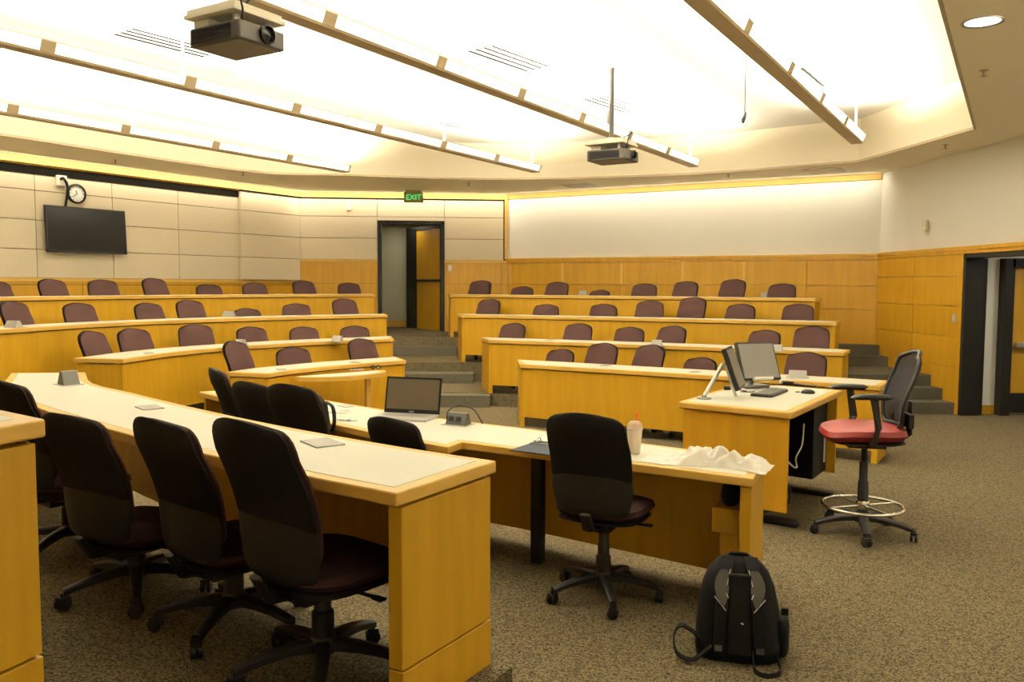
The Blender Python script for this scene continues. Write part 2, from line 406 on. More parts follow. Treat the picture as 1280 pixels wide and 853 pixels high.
mb = MB(); wall_box(mb, a, t, n, L + 2.6, 8.6, -.15, 0, 0, SOF + .3); struct('wall_side_near', mb, 'white')
# recess behind the opening: white return wall, black framed wooden door
y0 = C4.y + .02
xw1 = atY(1225, 420, y0).x; xw2 = atY(1251, 420, y0).x; xw3 = atY(1263, 420, y0).x
mb = MB(); mb.box(((C4.x + xw1)/2 + .03, y0 + .05, 1.03), (xw1 - C4.x + .06, .12, 2.06)); struct('trim_15', mb, 'door_black')
mb = MB(); mb.box(((xw1 + xw2)/2 + .8, y0 + .14, 1.2), (xw2 - xw1 + 1.6, .1, 2.4)); struct('wall_entrance', mb, 'white')
mb = MB(); mb.box(((xw1 + xw2)/2, y0 + .085, .06), (xw2 - xw1 - .004, .02, .12)); struct('baseboard_entrance', mb, 'wood_wall')
mb = MB(); mb.box(((xw2 + xw3)/2, y0 + .03, 1.03), (xw3 - xw2, .16, 2.06)); mb.box((xw3 + .52, y0 + .03, 2.0), (1.1, .16, .12)); mb.box((xw3 + 1.0, y0 + .03, 1.03), (.09, .16, 2.06))
f = struct('door_4', mb, 'door_black')
mb = MB(); mb.box((xw3 + .48, y0 + .06, 1.0), (.95, .045, 1.94)); obj('leaf', mb, 'wood_wall', f)
mb = MB(); mb.box((xw3 + .48, y0 + .03, .16), (.9, .012, .26)); obj('kick_plate', mb, 'black', f)
mb = MB(); mb.box((xw3 + .46, y0 - .02, .93), (.8, .05, .06)); obj('push_bar', mb, 'steel', f, bevel=.006)
mb = MB(); mb.box((xw3 + 1.6, y0 + .2, 1.2), (1.4, .1, 2.4)); mb.box((8.3, 9.5, 1.2), (.1, 3.4, 2.4)); mb.box((7.2, 9.6, 2.45), (2.3, 3.3, .1)); struct('wall_vestibule', mb, 'white')
# walls behind and beside the photographer
wall('wall_front', FR0, FR1, 'white'); wall('wall_near', FR1, C3n, 'white'); wall('wall_near_right', C3n, C2n, 'white'); wall('wall_near_left', C2n, LW0, 'fabric')
mb = MB(); e = C4 + (C4 - C3).normalized()*6.0

# ------------------------------------------------------------------ ceiling: soffit ring, recess, lid
inner = smooth_line([W(-10.5, 5.0), W(-10.5, 9.2), (-2.76, 13.8), (-.18, 14.25), (2.76, 13.5), (4.91, 12.05)], .3) + [Vector((5.16, 9.52)), W(-.48, 2.5), W(-2, .45)] + \
        smooth_line([W(-4.6, .3), W(-7.5, 1.0), W(-9.5, 2.6), W(-10.5, 4.1)], .4)
outer = [W(-13, 0), C1 + Vector((-.9, .3)), C1 + Vector((-.1, .5)), C2 + Vector((0, .5)), C3 + Vector((.5, .3)), Vector((6.5, 10)), FR0 + D*.6, FR1 + D*.6 - N*.6, C3n - N*.6, C2n - N*.8]
bm = bmesh.new()
def loop(pts, z):
    vs = [bm.verts.new((p.x, p.y, z)) for p in pts]
    return [bm.edges.new((vs[i], vs[(i+1) % len(vs)])) for i in range(len(vs))], vs
e1_, v1_ = loop(inner, SOF); e2_, v2_ = loop(outer, SOF)
bmesh.ops.triangle_fill(bm, edges=e1_ + e2_, use_beauty=True)
top = [bm.verts.new((p.x, p.y, CEI)) for p in inner]
for i in range(len(inner)):
    j = (i+1) % len(inner); bm.faces.new((v1_[i], v1_[j], top[j], top[i]))
bmesh.ops.recalc_face_normals(bm, faces=bm.faces)
me = bpy.data.meshes.new('ceiling_soffit'); bm.to_mesh(me); bm.free(); me.materials.append(M['soffit'])
o = bpy.data.objects.new('ceiling_soffit', me); COL.objects.link(o); o['kind'] = 'structure'
mb = MB(); mb.prism(offset([p for p in inner], -.3) if False else inner, CEI, CEI + .1); struct('ceiling', mb, 'ceil')
mb = MB()                                   # thin tan bead round the lower lip of the recess
for i in range(len(inner)):
    p, q = inner[i], inner[(i+1) % len(inner)]
    tq = (q - p).normalized(); nq = Vector((-tq.y, tq.x))
    mb.prism([p - nq*.012, q - nq*.012, q + nq*.012, p + nq*.012], SOF - .012, SOF + .02)
struct('trim_16', mb, 'tan')

# ------------------------------------------------------------------ lamps
def area(name, loc, sx, sy, rot, power, col=(1, .90, .73), spread=None):
    l = bpy.data.lights.new(name, 'AREA'); l.shape = 'RECTANGLE'; l.size = sx; l.size_y = sy; l.energy = power; l.color = col
    if spread: l.spread = spread
    o = bpy.data.objects.new(name, l); COL.objects.link(o); o.location = loc; o.rotation_euler = rot; return o
rzN = math.atan2(N.y, N.x)                  # fixtures run along N
ZB = 3.47
LNAMES = ['linear pendant lamp running highest, nearest the front soffit', 'linear pendant lamp passing just behind the far projector',
          'linear pendant lamp between the two projectors and the wall of the television', 'linear pendant lamp hung closest to the television wall']
UPL = 278
def dir_tube(mb, pts, prof):
    rings = []
    for p in pts: rings.append([Vector((p + x, y, z)) for x, y, z in prof] if False else [Vector((p, y, z)) for y, z in prof])
    return mb.loft(rings)
def linear_lamp(end, length, label, stem_at):
    t = thing('linear_pendant_lamp', label, 'pendant lamp', (end.x, end.y, ZB), rzN + PI, 'long linear pendant lamps')
    mb = MB(); dir_tube(mb, (0, length), [(-.065, 0), (.065, 0), (.075, .018), (-.075, .018)]); obj('housing', mb, 'tan', t)
    mb = MB(); dir_tube(mb, (0.0, length), [(-.10, .095), (.10, .095), (.104, .11), (-.104, .11)]); obj('top_tray', mb, 'cream', t)
    x = .05; k = 0
    while x < length - .3:
        x1 = min(x + 1.20, length - .05)
        mb = MB()
        for s in (-1, 1): dir_tube(mb, (x, x1), [(s*.066, .018), (s*.072, .016), (s*.106, .096), (s*.098, .096)])
        obj('diffuser', mb, 'diffuser', t)
        mb = MB()
        for s in (-1, 1): dir_tube(mb, (x1, x1 + .12), [(s*.060, .018), (s*.076, .016), (s*.110, .097), (s*.090, .097)])
        obj('joint_bracket', mb, 'tan', t)
        x = x1 + .12; k += 1
    mb = MB(); dir_tube(mb, (0, .05), [(-.064, .001), (.064, .001), (.108, .1), (-.108, .1)]); obj('end_cap', mb, 'cream', t)
    for u in stem_at:
        mb = MB(); mb.tube([(u, 0, .1), (u, 0, CEI - ZB)], .011, 8); obj('stem', mb, 'cream', t)
    for q in range(3):
        c = Vector((end.x, end.y, 0)) - Vector((N.x, N.y, 0))*(length*(q + .5)/3)
        area('lamp_light', (c.x, c.y, ZB + .125), length/3 - .1, .15, (PI, 0, rzN), UPL*length/3/4, spread=R(165))
for i, (px, py, ln, stems) in enumerate([(1071, 180, 9.2, (.12, 3.4, 6.8)), (867, 209, 9.8, (.15, 3.9, 7.9)), (670, 216, 9.2, (.12, 2.5, 6.6)), (433, 216, 7.8, (.1, 3.8, 7))]):
    linear_lamp(at(px, py, ZB), ln, LNAMES[i], stems)

def washer(a, b, off, power, u0=0, u1=None):
    a, t, L, n = seg_frame(a, b); u1 = u1 or L
    c = a + t*(u0 + u1)/2 + n*off
    rz = math.atan2(t.y, t.x)
    area('wall_wash_light', (c.x, c.y, SOF - .015), u1 - u0 - .1, .05, (R(38), 0, rz), power, (1, .89, .70))
washer(LW0, C1, .30, 50); washer(C1, C2, .28, 24); washer(C2, C3, .30, 26); washer(FR0, FR1, .5, 150)  # last one, on the unseen front wall, is added for bounce light

def downlight(x, y, label, r=.11, power=50, vis=True):
    t = thing('recessed_downlight', label, 'ceiling light', (x, y, SOF), 0, 'recessed downlights in the soffit')
    mb = MB(); mb.lathe([(r, -.004), (r + .02, -.008), (r + .022, 0), (r, .0)], seg=28, cap=False); obj('trim_ring', mb, 'steel', t, smooth=40)
    mb = MB(); mb.lathe([(.001, -.002), (r, -.003)], seg=28, cap=False); obj('lens', mb, 'lens', t)
    l = bpy.data.lights.new('downlight', 'SPOT'); l.energy = power; l.spot_size = R(120); l.spot_blend = .8; l.shadow_soft_size = .1; l.color = (1, .86, .6)
    o = bpy.data.objects.new('downlight', l); COL.objects.link(o); o.location = (x, y, SOF - .02)
p = at(1228.5, 27, SOF)
downlight(p.x, p.y, 'round lit recessed downlight in the front soffit')
for u, v, pw in ((.5, 9.3, 45), (1.6, 6.6, 45), (1.2, 4.4, 50), (.7, 2.2, 60)):  # unseen spots without fixtures, added to brighten the front and near end panels
    l = bpy.data.lights.new('downlight', 'SPOT'); l.energy = pw; l.spot_size = R(120); l.spot_blend = .8; l.shadow_soft_size = .1; l.color = (1, .86, .6)
    o = bpy.data.objects.new('downlight', l); COL.objects.link(o); q = W(u, v); o.location = (q.x, q.y, SOF - .02)
for loc, pw in (((7.0, 9.6, 2.3), 25), ((-2.2, 17.6, 2.95), 6)):
    area('corridor_light', loc, .5, .5, (0, 0, 0), pw, (1, .92, .75))

# ------------------------------------------------------------------ desks
def desk(name, label, front, depth, zf, side=1, h=.75, ends=(True, True), chamf=None, sL=0, sR=0, th=.045, panel=True, gap=.12, group='curved tiered desks',
         strip=False, back=None, bull=False, endin=.0, posts=(), front_pts=None, toe_to=None):
    zt = zf + h
    mid = front[len(front)//2]
    t = thing(name, label, 'desk', (mid.x, mid.y, zf), 0, group)
    bk = list(back) if back else offset(front, side*depth)
    if not back:
        tl = (front[1] - front[0]).normalized(); tr_ = (front[-1] - front[-2]).normalized()
        bk[0] = bk[0] - tl*sL; bk[-1] = bk[-1] + tr_*sR
    poly = list(front) + list(reversed(bk))
    mb = MB(); mb.prism(poly, zt - th, zt)
    obj('tabletop', mb, 'wood_edge', t, world=True, bevel=.007 if bull else .005, seg=3)
    # inlaid laminate sheet
    i0 = .05
    fi = offset(front, side*i0); bi = offset(bk, -side*i0)
    def inset(P, d):
        P = list(P); P[0] = P[0] + (P[1] - P[0]).normalized()*min(d, .8*(P[1] - P[0]).length); P[-1] = P[-1] + (P[-2] - P[-1]).normalized()*min(d, .8*(P[-2] - P[-1]).length); return P
    fi = inset(fi, .055); bi = inset(bi, .055)
    mb = MB(); mb.prism(fi + list(reversed(bi)), zt - .004, zt + .0015)
    obj('laminate_surface', mb, 'lam', t, world=True)
    if panel:
        o1, o2 = inset(offset(front, side*.025), .03), inset(offset(front, side*.05), .03)
        mb = MB(); mb.prism(list(o1) + list(reversed(o2)), zf + gap, zt - th - .012)
        obj('front_panel', mb, 'wood', t, world=True)
        mb = MB(); mb.prism(list(offset(o1, side*.008)) + list(reversed(o2)), zt - th - .014, zt - th + .002)
        obj('shadow_gap', mb, 'wood_dark', t, world=True)
    for k, on in enumerate(ends):
        if not on: continue
        i = 0 if k == 0 else -1
        a_, b_ = front[i], bk[i]
        e = (b_ - a_).normalized(); L = (b_ - a_).length
        tang = ((front[1] - front[0]) if k == 0 else (front[-2] - front[-1])).normalized()
        nrm = Vector((-e.y, e.x)); nrm = nrm if nrm.dot(tang) > 0 else -nrm
        w_ = .055
        zb = zf + (.165 if strip else 0)
        q0 = a_ + e*.02 + nrm*(.012 + endin); q1 = a_ + e*(L - .04) + nrm*(.012 + endin)
        P = [q0, q1, q1 + nrm*w_, q0 + nrm*w_]
        mb = MB(); mb.prism(P, zb + (.006 if strip else 0), zt - th - .012); ep = obj('end_panel', mb, 'wood', t, world=True, bevel=.003)
        if strip:
            P2 = [q0 - nrm*.003, q1 - nrm*.003, q1 + nrm*w_, q0 + nrm*w_]
            mb = MB(); mb.prism(P2, zf if toe_to is None else toe_to, zb); obj('base_strip', mb, 'wood', t, world=True, bevel=.002)
    for i in posts:
        q = front[i]*.5 + bk[min(i, len(bk) - 1)]*.5
        mb = MB(); mb.box((q.x, q.y, zf + (h - th)/2), (.07, .07, h - th - .004)); obj('post', mb, 'black', t, world=True, bevel=.008)
    t['ztop'] = zt
    return t
LB = 'curved maple desk row on the television side, '
RB = 'straight maple desk row below the white projection wall, '
desk('desk_row', LB + 'lowest, with the round table before it', L1, .52, 0, sR=.22, sL=0)
desk('desk_row', LB + 'second up from the pit floor', L2, .56, T1, sR=.25)
desk('desk_row', LB + 'third up from the pit floor', L3, .52, T2, sR=.2)
desk('desk_row', LB + 'topmost, nearest the television', L4, .5, T3, sR=.15)
desk('desk_row', RB + 'lowest, directly behind the computer podium', R1, .56, 0, sL=.34)
desk('desk_row', RB + 'second up from the pit floor', R2, .55, T1, sL=.34)
desk('desk_row', RB + 'third up from the pit floor', R3, .52, T2, sL=.3)
desk('desk_row', RB + 'topmost, against the wall wainscot', R4, .5, T3, sL=.3)
NB = 'cream topped maple desk of the near seating, '
n1b = smooth_line([(-2.72, 7.25), (-2.36, 6.85), (-1.75, 6.22), (-1.16, 5.56), (-.62, 5.03), (-.37, 4.815)]) + [Vector((-.30, 4.965))] + smooth_line([(-.25, 4.94), (.23, 4.64), (1.18, 4.045)])
n1 = desk('desk_row', NB + 'with the laptop and the drink on it', N1f, .6, 0, side=-1, back=n1b, bull=True, endin=.0, gap=.09, group='near desk rows')
q = at(672, 704, 0)
mb = MB(); mb.box((q.x, q.y, .35), (.07, .07, .70), rz=rzN); obj('post', mb, 'black', n1, world=True, bevel=.008)
for pt in ((-1.7, 6.75), (-2.6, 7.35)):
    mb = MB(); mb.box((pt[0], pt[1], .35), (.07, .07, .70), rz=rzN); obj('post', mb, 'black', n1, world=True, bevel=.008)
# boxed cable housing under the right end of the laptop desk
mb = MB()
ce = W(-1.25, 4.36); mb.box((ce.x, ce.y, .47), (.16, .22, .13), rz=rzN - PI/2); obj('support_box', mb, 'wood', n1, world=True, bevel=.003)
mb = MB(); mb.box((ce.x + D.x*.02, ce.y + D.y*.02, .25), (.12, .18, .30), rz=rzN - PI/2); obj('support_panel', mb, 'wood', n1, world=True, bevel=.003)
n2b = smooth_line([(-3.52, 5.87), (-2.98, 4.88), (-2.32, 4.15), (-1.45, 3.36), (-.85, 2.87), (-.35, 2.52)])
desk('desk_row', NB + 'with the four black chairs along it', N2f, .65, Q2, side=-1, back=n2b, bull=True, strip=True, gap=.20, group='near desk rows')
desk('desk_row', NB + 'only its end showing at the frame edge', N3f, .55, Q3, side=-1, bull=True, strip=True, gap=.2, sR=.15, group='near desk rows')

# half round accessible table before the lowest television-side desk
pa, pb = at(362, 470, .68), at(473, 462, .68)
c = (v2(pa) + v2(pb))/2 + Vector((.07, -.085)); tt = (v2(pb) - v2(pa)); r = tt.length/2; tt.normalize(); nn = Vector((tt.y, -tt.x))
t = thing('half_round_table', 'low half-round maple table on the floor in front of the lowest curved desk', 'table', (c.x, c.y, 0))
poly = [c + tt*(r*math.cos(x)) + nn*(r*.62*math.sin(x)) for x in [PI*i/24 for i in range(25)]] + [c - tt*r + nn*.002]
mb = MB(); mb.prism(poly, .635, .68); obj('tabletop', mb, 'wood_edge', t, world=True, bevel=.015, seg=3)
mb = MB(); poly2 = [c + tt*(r*.88*math.cos(x)) + nn*(r*.5*math.sin(x)) for x in [PI*i/24 for i in range(25)]] ; mb.prism(poly2, .676, .6815); obj('laminate_surface', mb, 'lam', t, world=True)
lp = at(441, 505, .3); mb = MB(); mb.box((c.x + tt.x*r*.45 + nn.x*r*.3, c.y + tt.y*r*.45 + nn.y*r*.3, .318), (.06, .06, .634), rz=.6); obj('leg', mb, 'wood_edge', t, world=True, bevel=.004)

# ------------------------------------------------------------------ task chairs (face +Y, origin on the floor)
def back_grid(z0, z1, w, th, yoff, rows=16, cols=12, wrap=.05, lean=.09, bot=.9, arch=.035, rt=.09, zr=None):
    """closed cushion shell: front and back skins"""
    def halfw(z):
        k = (z - z0)/(z1 - z0)
        b = w/2*(bot + (1 - bot)*min(1, k*1.8)) * (1 - .07*max(0, k - .55)/.45)
        top = z1
        if z > top - rt:
            q = z - (top - rt); b = b - rt*.9 + math.sqrt(max(0, rt*rt - q*q))*.9
        if z < z0 + .05:
            q = z0 + .05 - z; b = b - .05 + math.sqrt(max(0, .05*.05 - q*q))
        return max(b, .01)
    zs = [z0 + (z1 - z0)*(.5 - .5*math.cos(PI*i/rows)) for i in range(rows + 1)]
    fr, bk = [], []
    for z in zs:
        hw = halfw(z); k = (z - z0)/(z1 - z0); A = []; B = []
        yl = yoff - lean*k + .03*math.sin(PI*min(1, k*1.4))
        if zr is not None:
            kk = (z - zr - .47)/.53; yl = yoff - lean*kk + .028*math.sin(PI*min(1, max(0, kk)*1.3))
        for j in range(cols + 1):
            s = 2*j/cols - 1; x = s*hw
            edge = (1 - abs(s)**4); vz = 1 - abs(2*k - 1)**6
            zz = z + (arch*(1 - s*s) - arch)*k**3
            yy = yl + wrap*(s*s)*(w/.44)**2
            A.append((x, yy + th*.5*edge*vz + .004, zz)); B.append((x, yy - th*.5*edge*vz - .004, zz))
        fr.append(A); bk.append(B)
    return fr, bk
def skin(mb, G, flip=False):
    n = len(G[0]); vs = [p for r_ in G for p in r_]; fs = []
    for i in range(len(G) - 1):
        for j in range(n - 1):
            q = (i*n + j, i*n + j + 1, (i+1)*n + j + 1, (i+1)*n + j); fs.append(q[::-1] if flip else q)
    return mb.add(vs, fs)
def pillow(mb, G1, G2):
    """join two grids along their border into a closed body"""
    skin(mb, G1); skin(mb, G2, True)
    n = len(G1[0]); m_ = len(G1)
    brd = [(0, j) for j in range(n)] + [(i, n - 1) for i in range(1, m_)] + [(m_ - 1, j) for j in range(n - 2, -1, -1)] + [(i, 0) for i in range(m_ - 2, 0, -1)]
    vs = [G1[i][j] for i, j in brd] + [G2[i][j] for i, j in brd]; k = len(brd)
    return mb.add(vs, [(i, (i+1) % k, k + (i+1) % k, k + i) for i in range(k)])
def seat_body(mb, cy, w, d, z0, z1, droop=.02):
    rings = []
    prof = [(z0, .80), (z0 + .012, .92), ((z0 + z1)/2, 1.0), (z1 - .012, .96), (z1, .80), (z1 + .004, .4)]
    for z, k in prof:
        ring = []
        for i in range(28):
            a = 2*PI*i/28; c_, s_ = math.cos(a), math.sin(a); e = 2/3.6
            x = w/2*k*math.copysign(abs(c_)**e, c_); y = d/2*k*math.copysign(abs(s_)**e, s_)
            ring.append(Vector((x, cy + y, z - (droop*max(0, y/(d/2))**3 if y > 0 else 0))))
        rings.append(ring)
    return mb.loft(rings)
def caster(mb, x, y, ang, r=.028):
    Tm = Matrix.Translation((x, y, r)) @ Matrix.Rotation(ang, 4, 'Z')
    for s in (-.014, .014):
        mb.lathe([(r*.55, -.010), (r, -.007), (r, .007), (r*.55, .010)], seg=14, mtx=Tm @ Matrix.Translation((s, 0, 0)) @ Matrix.Rotation(PI/2, 4, 'Y'))
    mb.box((0, 0, r*.75), (.040, r*1.5, r*.7), mtx=Tm)
    return mb
def star_leg(mb, a, rl=.30, z_in=.115, z_out=.075, w0=.030, w1=.018):
    dx, dy = math.cos(a), math.sin(a); px, py = -dy, dx
    rings = []
    for k in range(6):
        t = k/5; r_ = .03 + (rl - .03)*t; z = z_in + (z_out - z_in)*t + .012*math.sin(PI*t); w = w0 + (w1 - w0)*t; hh = .022 - .008*t
        rings.append([Vector((dx*r_ + px*w*c_, dy*r_ + py*w*c_, z + hh*s_)) for c_, s_ in ((-1, -.8), (1, -.8), (1, .5), (.6, 1), (-.6, 1), (-1, .5))])
    mb.loft(rings)
    mb.tube([(dx*rl, dy*rl, z_out), (dx*rl, dy*rl, .045)], .011, 8)
    return mb
def task_chair(label, loc, az, top=1.0, group=None, detail=True, spin=0, front='maroon'):
    dz = top - 1.0
    t = thing('task_chair', label, 'chair', loc, -az, group)
    LN = .125
    fr, bk = back_grid(.50 + dz, .985 + dz, .435, .055, -.195, rt=.07, arch=.024, lean=LN, zr=dz)
    mb = MB(); pillow(mb, fr, bk); obj('backrest', mb, front, t, smooth=50)
    fr, bk = back_grid(.60 + dz, .994 + dz, .447, .03, -.226, bot=1.0, lean=LN, rt=.075, arch=.024, zr=dz)
    mb = MB(); pillow(mb, fr, bk); obj('back_cover', mb, 'blackfab', t, smooth=50)
    fr, bk = back_grid(.43 + dz, .685 + dz, .452, .036, -.226, rt=.012, arch=0, lean=LN, bot=.86, zr=dz)
    mb = MB(); pillow(mb, fr, bk); obj('lower_shell', mb, 'shell', t, smooth=50)
    mb = MB(); seat_body(mb, .03, .49, .47, .405 + dz, .475 + dz); obj('seat', mb, 'maroon_dk', t, smooth=45)
    mb = MB(); seat_body(mb, .02, .46, .43, .375 + dz, .408 + dz, .01); obj('seat_pan', mb, 'black', t, smooth=45)
    mb = MB(); mb.box((0, -.02, .355 + dz), (.15, .22, .05)); mb.tube([(0, -.10, .36 + dz), (0, -.22, .37 + dz), (0, -.27, .46 + dz)], [.03, .03, .025], 8, sq=(1.3, .5))
    mb.tube([(.06, .04, .355 + dz), (.22, .06, .35 + dz)], .008, 6); mb.box((.23, .06, .35 + dz), (.05, .03, .012))
    obj('mechanism', mb, 'black', t, bevel=.006)
    mb = MB(); mb.lathe([(.040, .10), (.040, .23), (.031, .24), (.031, .30), (.027, .305), (.027, .345 + dz)], seg=16); obj('column', mb, 'black', t, smooth=40)
    if detail:
        for k in range(5):
            a = spin + 2*PI*k/5
            mb = MB(); star_leg(mb, a); l = obj('leg', mb, 'black', t, smooth=45)
            mb = MB(); caster(mb, math.cos(a)*.3, math.sin(a)*.3, a + .7*k); obj('caster', mb, 'black', l, smooth=45)
        mb = MB(); mb.lathe([(.045, .085), (.055, .10), (.05, .13), (.036, .15)], seg=16); obj('hub', mb, 'black', t, smooth=40)
    else:
        mb = MB()
        for k in range(5):
            a = spin + 2*PI*k/5; star_leg(mb, a); caster(mb, math.cos(a)*.3, math.sin(a)*.3, a)
        obj('base', mb, 'black', t, smooth=45)
    return t
# near chairs, seen from behind
NG = 'black-backed task chairs at the near desks'
task_chair('black task chair pushed under the near desk end beside the maple end panel', (-.665, 2.90, Q2), R(40), .965, NG, spin=.56)
task_chair('black task chair at the near desk, second from the maple end panel', (-1.12, 3.32, Q2), R(40), .90, NG, spin=1.5)
task_chair('black task chair at the near desk, third from the maple end panel', (-1.67, 3.67, Q2), R(30), .865, NG, spin=.62)
task_chair('black task chair at the near desk, fourth from the maple end panel', (-2.28, 4.27, Q2), R(36), .93, NG, spin=.2)
def chair_at_back(label, px, Yb, top, az, zf=0, spin=0, group=NG):
    d = ray(px, 470); X = d.x/d.y*Yb
    task_chair(label, (X + .30*math.sin(R(az)), Yb + .30*math.cos(R(az)), zf), R(az), top, group, spin=spin)
chair_at_back('low black task chair before the open laptop, only its top showing', 487, 4.95, .915, 38, spin=.3)
chair_at_back('black task chair with a strap hanging from it, facing the desk with the keys', 361, 5.20, 1.08, 30, spin=.8)
chair_at_back('black task chair mostly hidden behind the chair with the strap', 311, 5.75, 1.03, 36, spin=.1)
chair_at_back('black task chair at the curved end of the laptop desk, beside the hidden chair', 271, 6.45, 1.05, 60, spin=.5)
task_chair('black task chair standing alone before the drink and the plastic bag', (.50, 4.46, 0), R(27), 1.06, NG, spin=.22)

# far chairs: one master, copied; the back's top is raised as each photo chair stands
FARG = 'maroon task chairs in the tiered rows'
master = task_chair('maroon', (0, 0, 0), 0, 1.0, FARG, detail=False, front='maroon')
first_used = [False]
def far_chair(front, off, px, py, zf, label, jitter):
    line = offset(front, off); d = ray(px, 350); d2 = Vector((d.x, d.y))
    best = None
    e0 = line[0] - (line[1] - line[0]).normalized()*1.2; e1 = line[-1] + (line[-1] - line[-2]).normalized()*1.2
    line = [e0] + line + [e1]
    for i in range(len(line) - 1):
        a_, b_ = line[i], line[i+1]; t_ = b_ - a_
        det = t_.x*-d2.y - t_.y*-d2.x
        if abs(det) < 1e-9: continue
        u = ((-a_.x)*-d2.y - (-a_.y)*-d2.x)/det
        if -1e-6 <= u <= 1 + 1e-6:
            p = a_ + t_*u; tn = t_.normalized()
            if best is None or p.y < best[0].y: best = (p, tn)
    p, tn = best
    back_p = p
    dd = ray(px, py); zt = H + dd.z*(back_p.y/dd.y)
    top = max(.84, min(1.12, zt - zf))
    f_ = Vector((tn.y, -tn.x)); az = math.atan2(f_.x, f_.y) + jitter
    o = master if not first_used[0] else copy_tree(master)
    first_used[0] = True
    fd = Vector((math.sin(az), math.cos(az)))
    c = back_p + fd*.28
    o.matrix_basis = Matrix.Translation((c.x, c.y, zf)) @ Matrix.Rotation(-az, 4, 'Z')
    o['label'] = label
    for ch in [x for x in COL.objects if x.parent == o]:
        n_ = ch.name.split('.')[0]
        if n_ not in ('base', 'column'): ch.location = (0, 0, top - 1.0)
        if n_ == 'base': ch.rotation_euler = (0, 0, len(COL.objects) % 5*.25 + .1)
        if n_ == 'column': ch.scale = (1, 1, 1 + (top - 1.0)/.345)
ORD = ['first', 'second', 'third', 'fourth', 'fifth', 'sixth', 'seventh', 'eighth', 'ninth']
rows = [
 (L4, T3, .76, 'left', 'topmost', [(-8, 350), (64, 348), (128, 349), (192, 347), (261, 355), (318, 353), (379, 350), (436, 353)]),
 (L3, T2, .78, 'left', 'third', [(15, 376), (97, 378), (184, 378), (236, 374.5), (308, 385), (370, 379), (430, 373)]),
 (L2, T1, .84, 'left', 'second', [(112, 413), (165, 410), (243, 405), (313, 408), (379, 408), (443, 407)]),
 (L1, 0, .80, 'left', 'lowest', [(292, 426), (365, 434), (451, 423)]),
 (R4, T3, .76, 'right', 'topmost', [(601, 350), (653, 357.5), (697, 352), (750, 362), (806, 354), (858, 351), (917, 348.5), (978, 354)]),
 (R3, T2, .78, 'right', 'third', [(612, 373.5), (683, 380), (755, 379.5), (813, 375.5), (867, 371), (927, 379.5), (999, 379.5)]),
 (R2, T1, .82, 'right', 'second', [(642, 403.5), (724, 404), (788, 408.5), (842, 407), (958, 412), (1017, 407.5)]),
 (R1, 0, .84, 'right', 'lowest', [(702, 436), (755, 428.5), (815, 430.5), (878, 446.5), (1011, 440)]),
]
for front, zf, off, blk, rn, lst in rows:
    for i, (px, py) in enumerate(lst):
        side_ = 'television-side' if blk == 'left' else 'projection-wall-side'
        k = (len(lst) - 1 - i) if blk == 'left' else i
        rd = {'topmost': 'top row', 'third': 'third row up', 'second': 'second row up', 'lowest': 'lowest row'}[rn]
        jit = random.uniform(-.22, .22)
        if blk == 'right': jit += .15
        else: jit += .10
        off_ = off + (.30 if k == 0 and (blk, rn) in (('left', 'lowest'), ('left', 'topmost'), ('right', 'lowest'), ('right', 'third'), ('right', 'second')) else 0)
        far_chair(front, off_, px, py, zf, 'maroon task chair in the %s of %s seats, %s from the centre aisle' % (rd, side_, ORD[k]), jit)

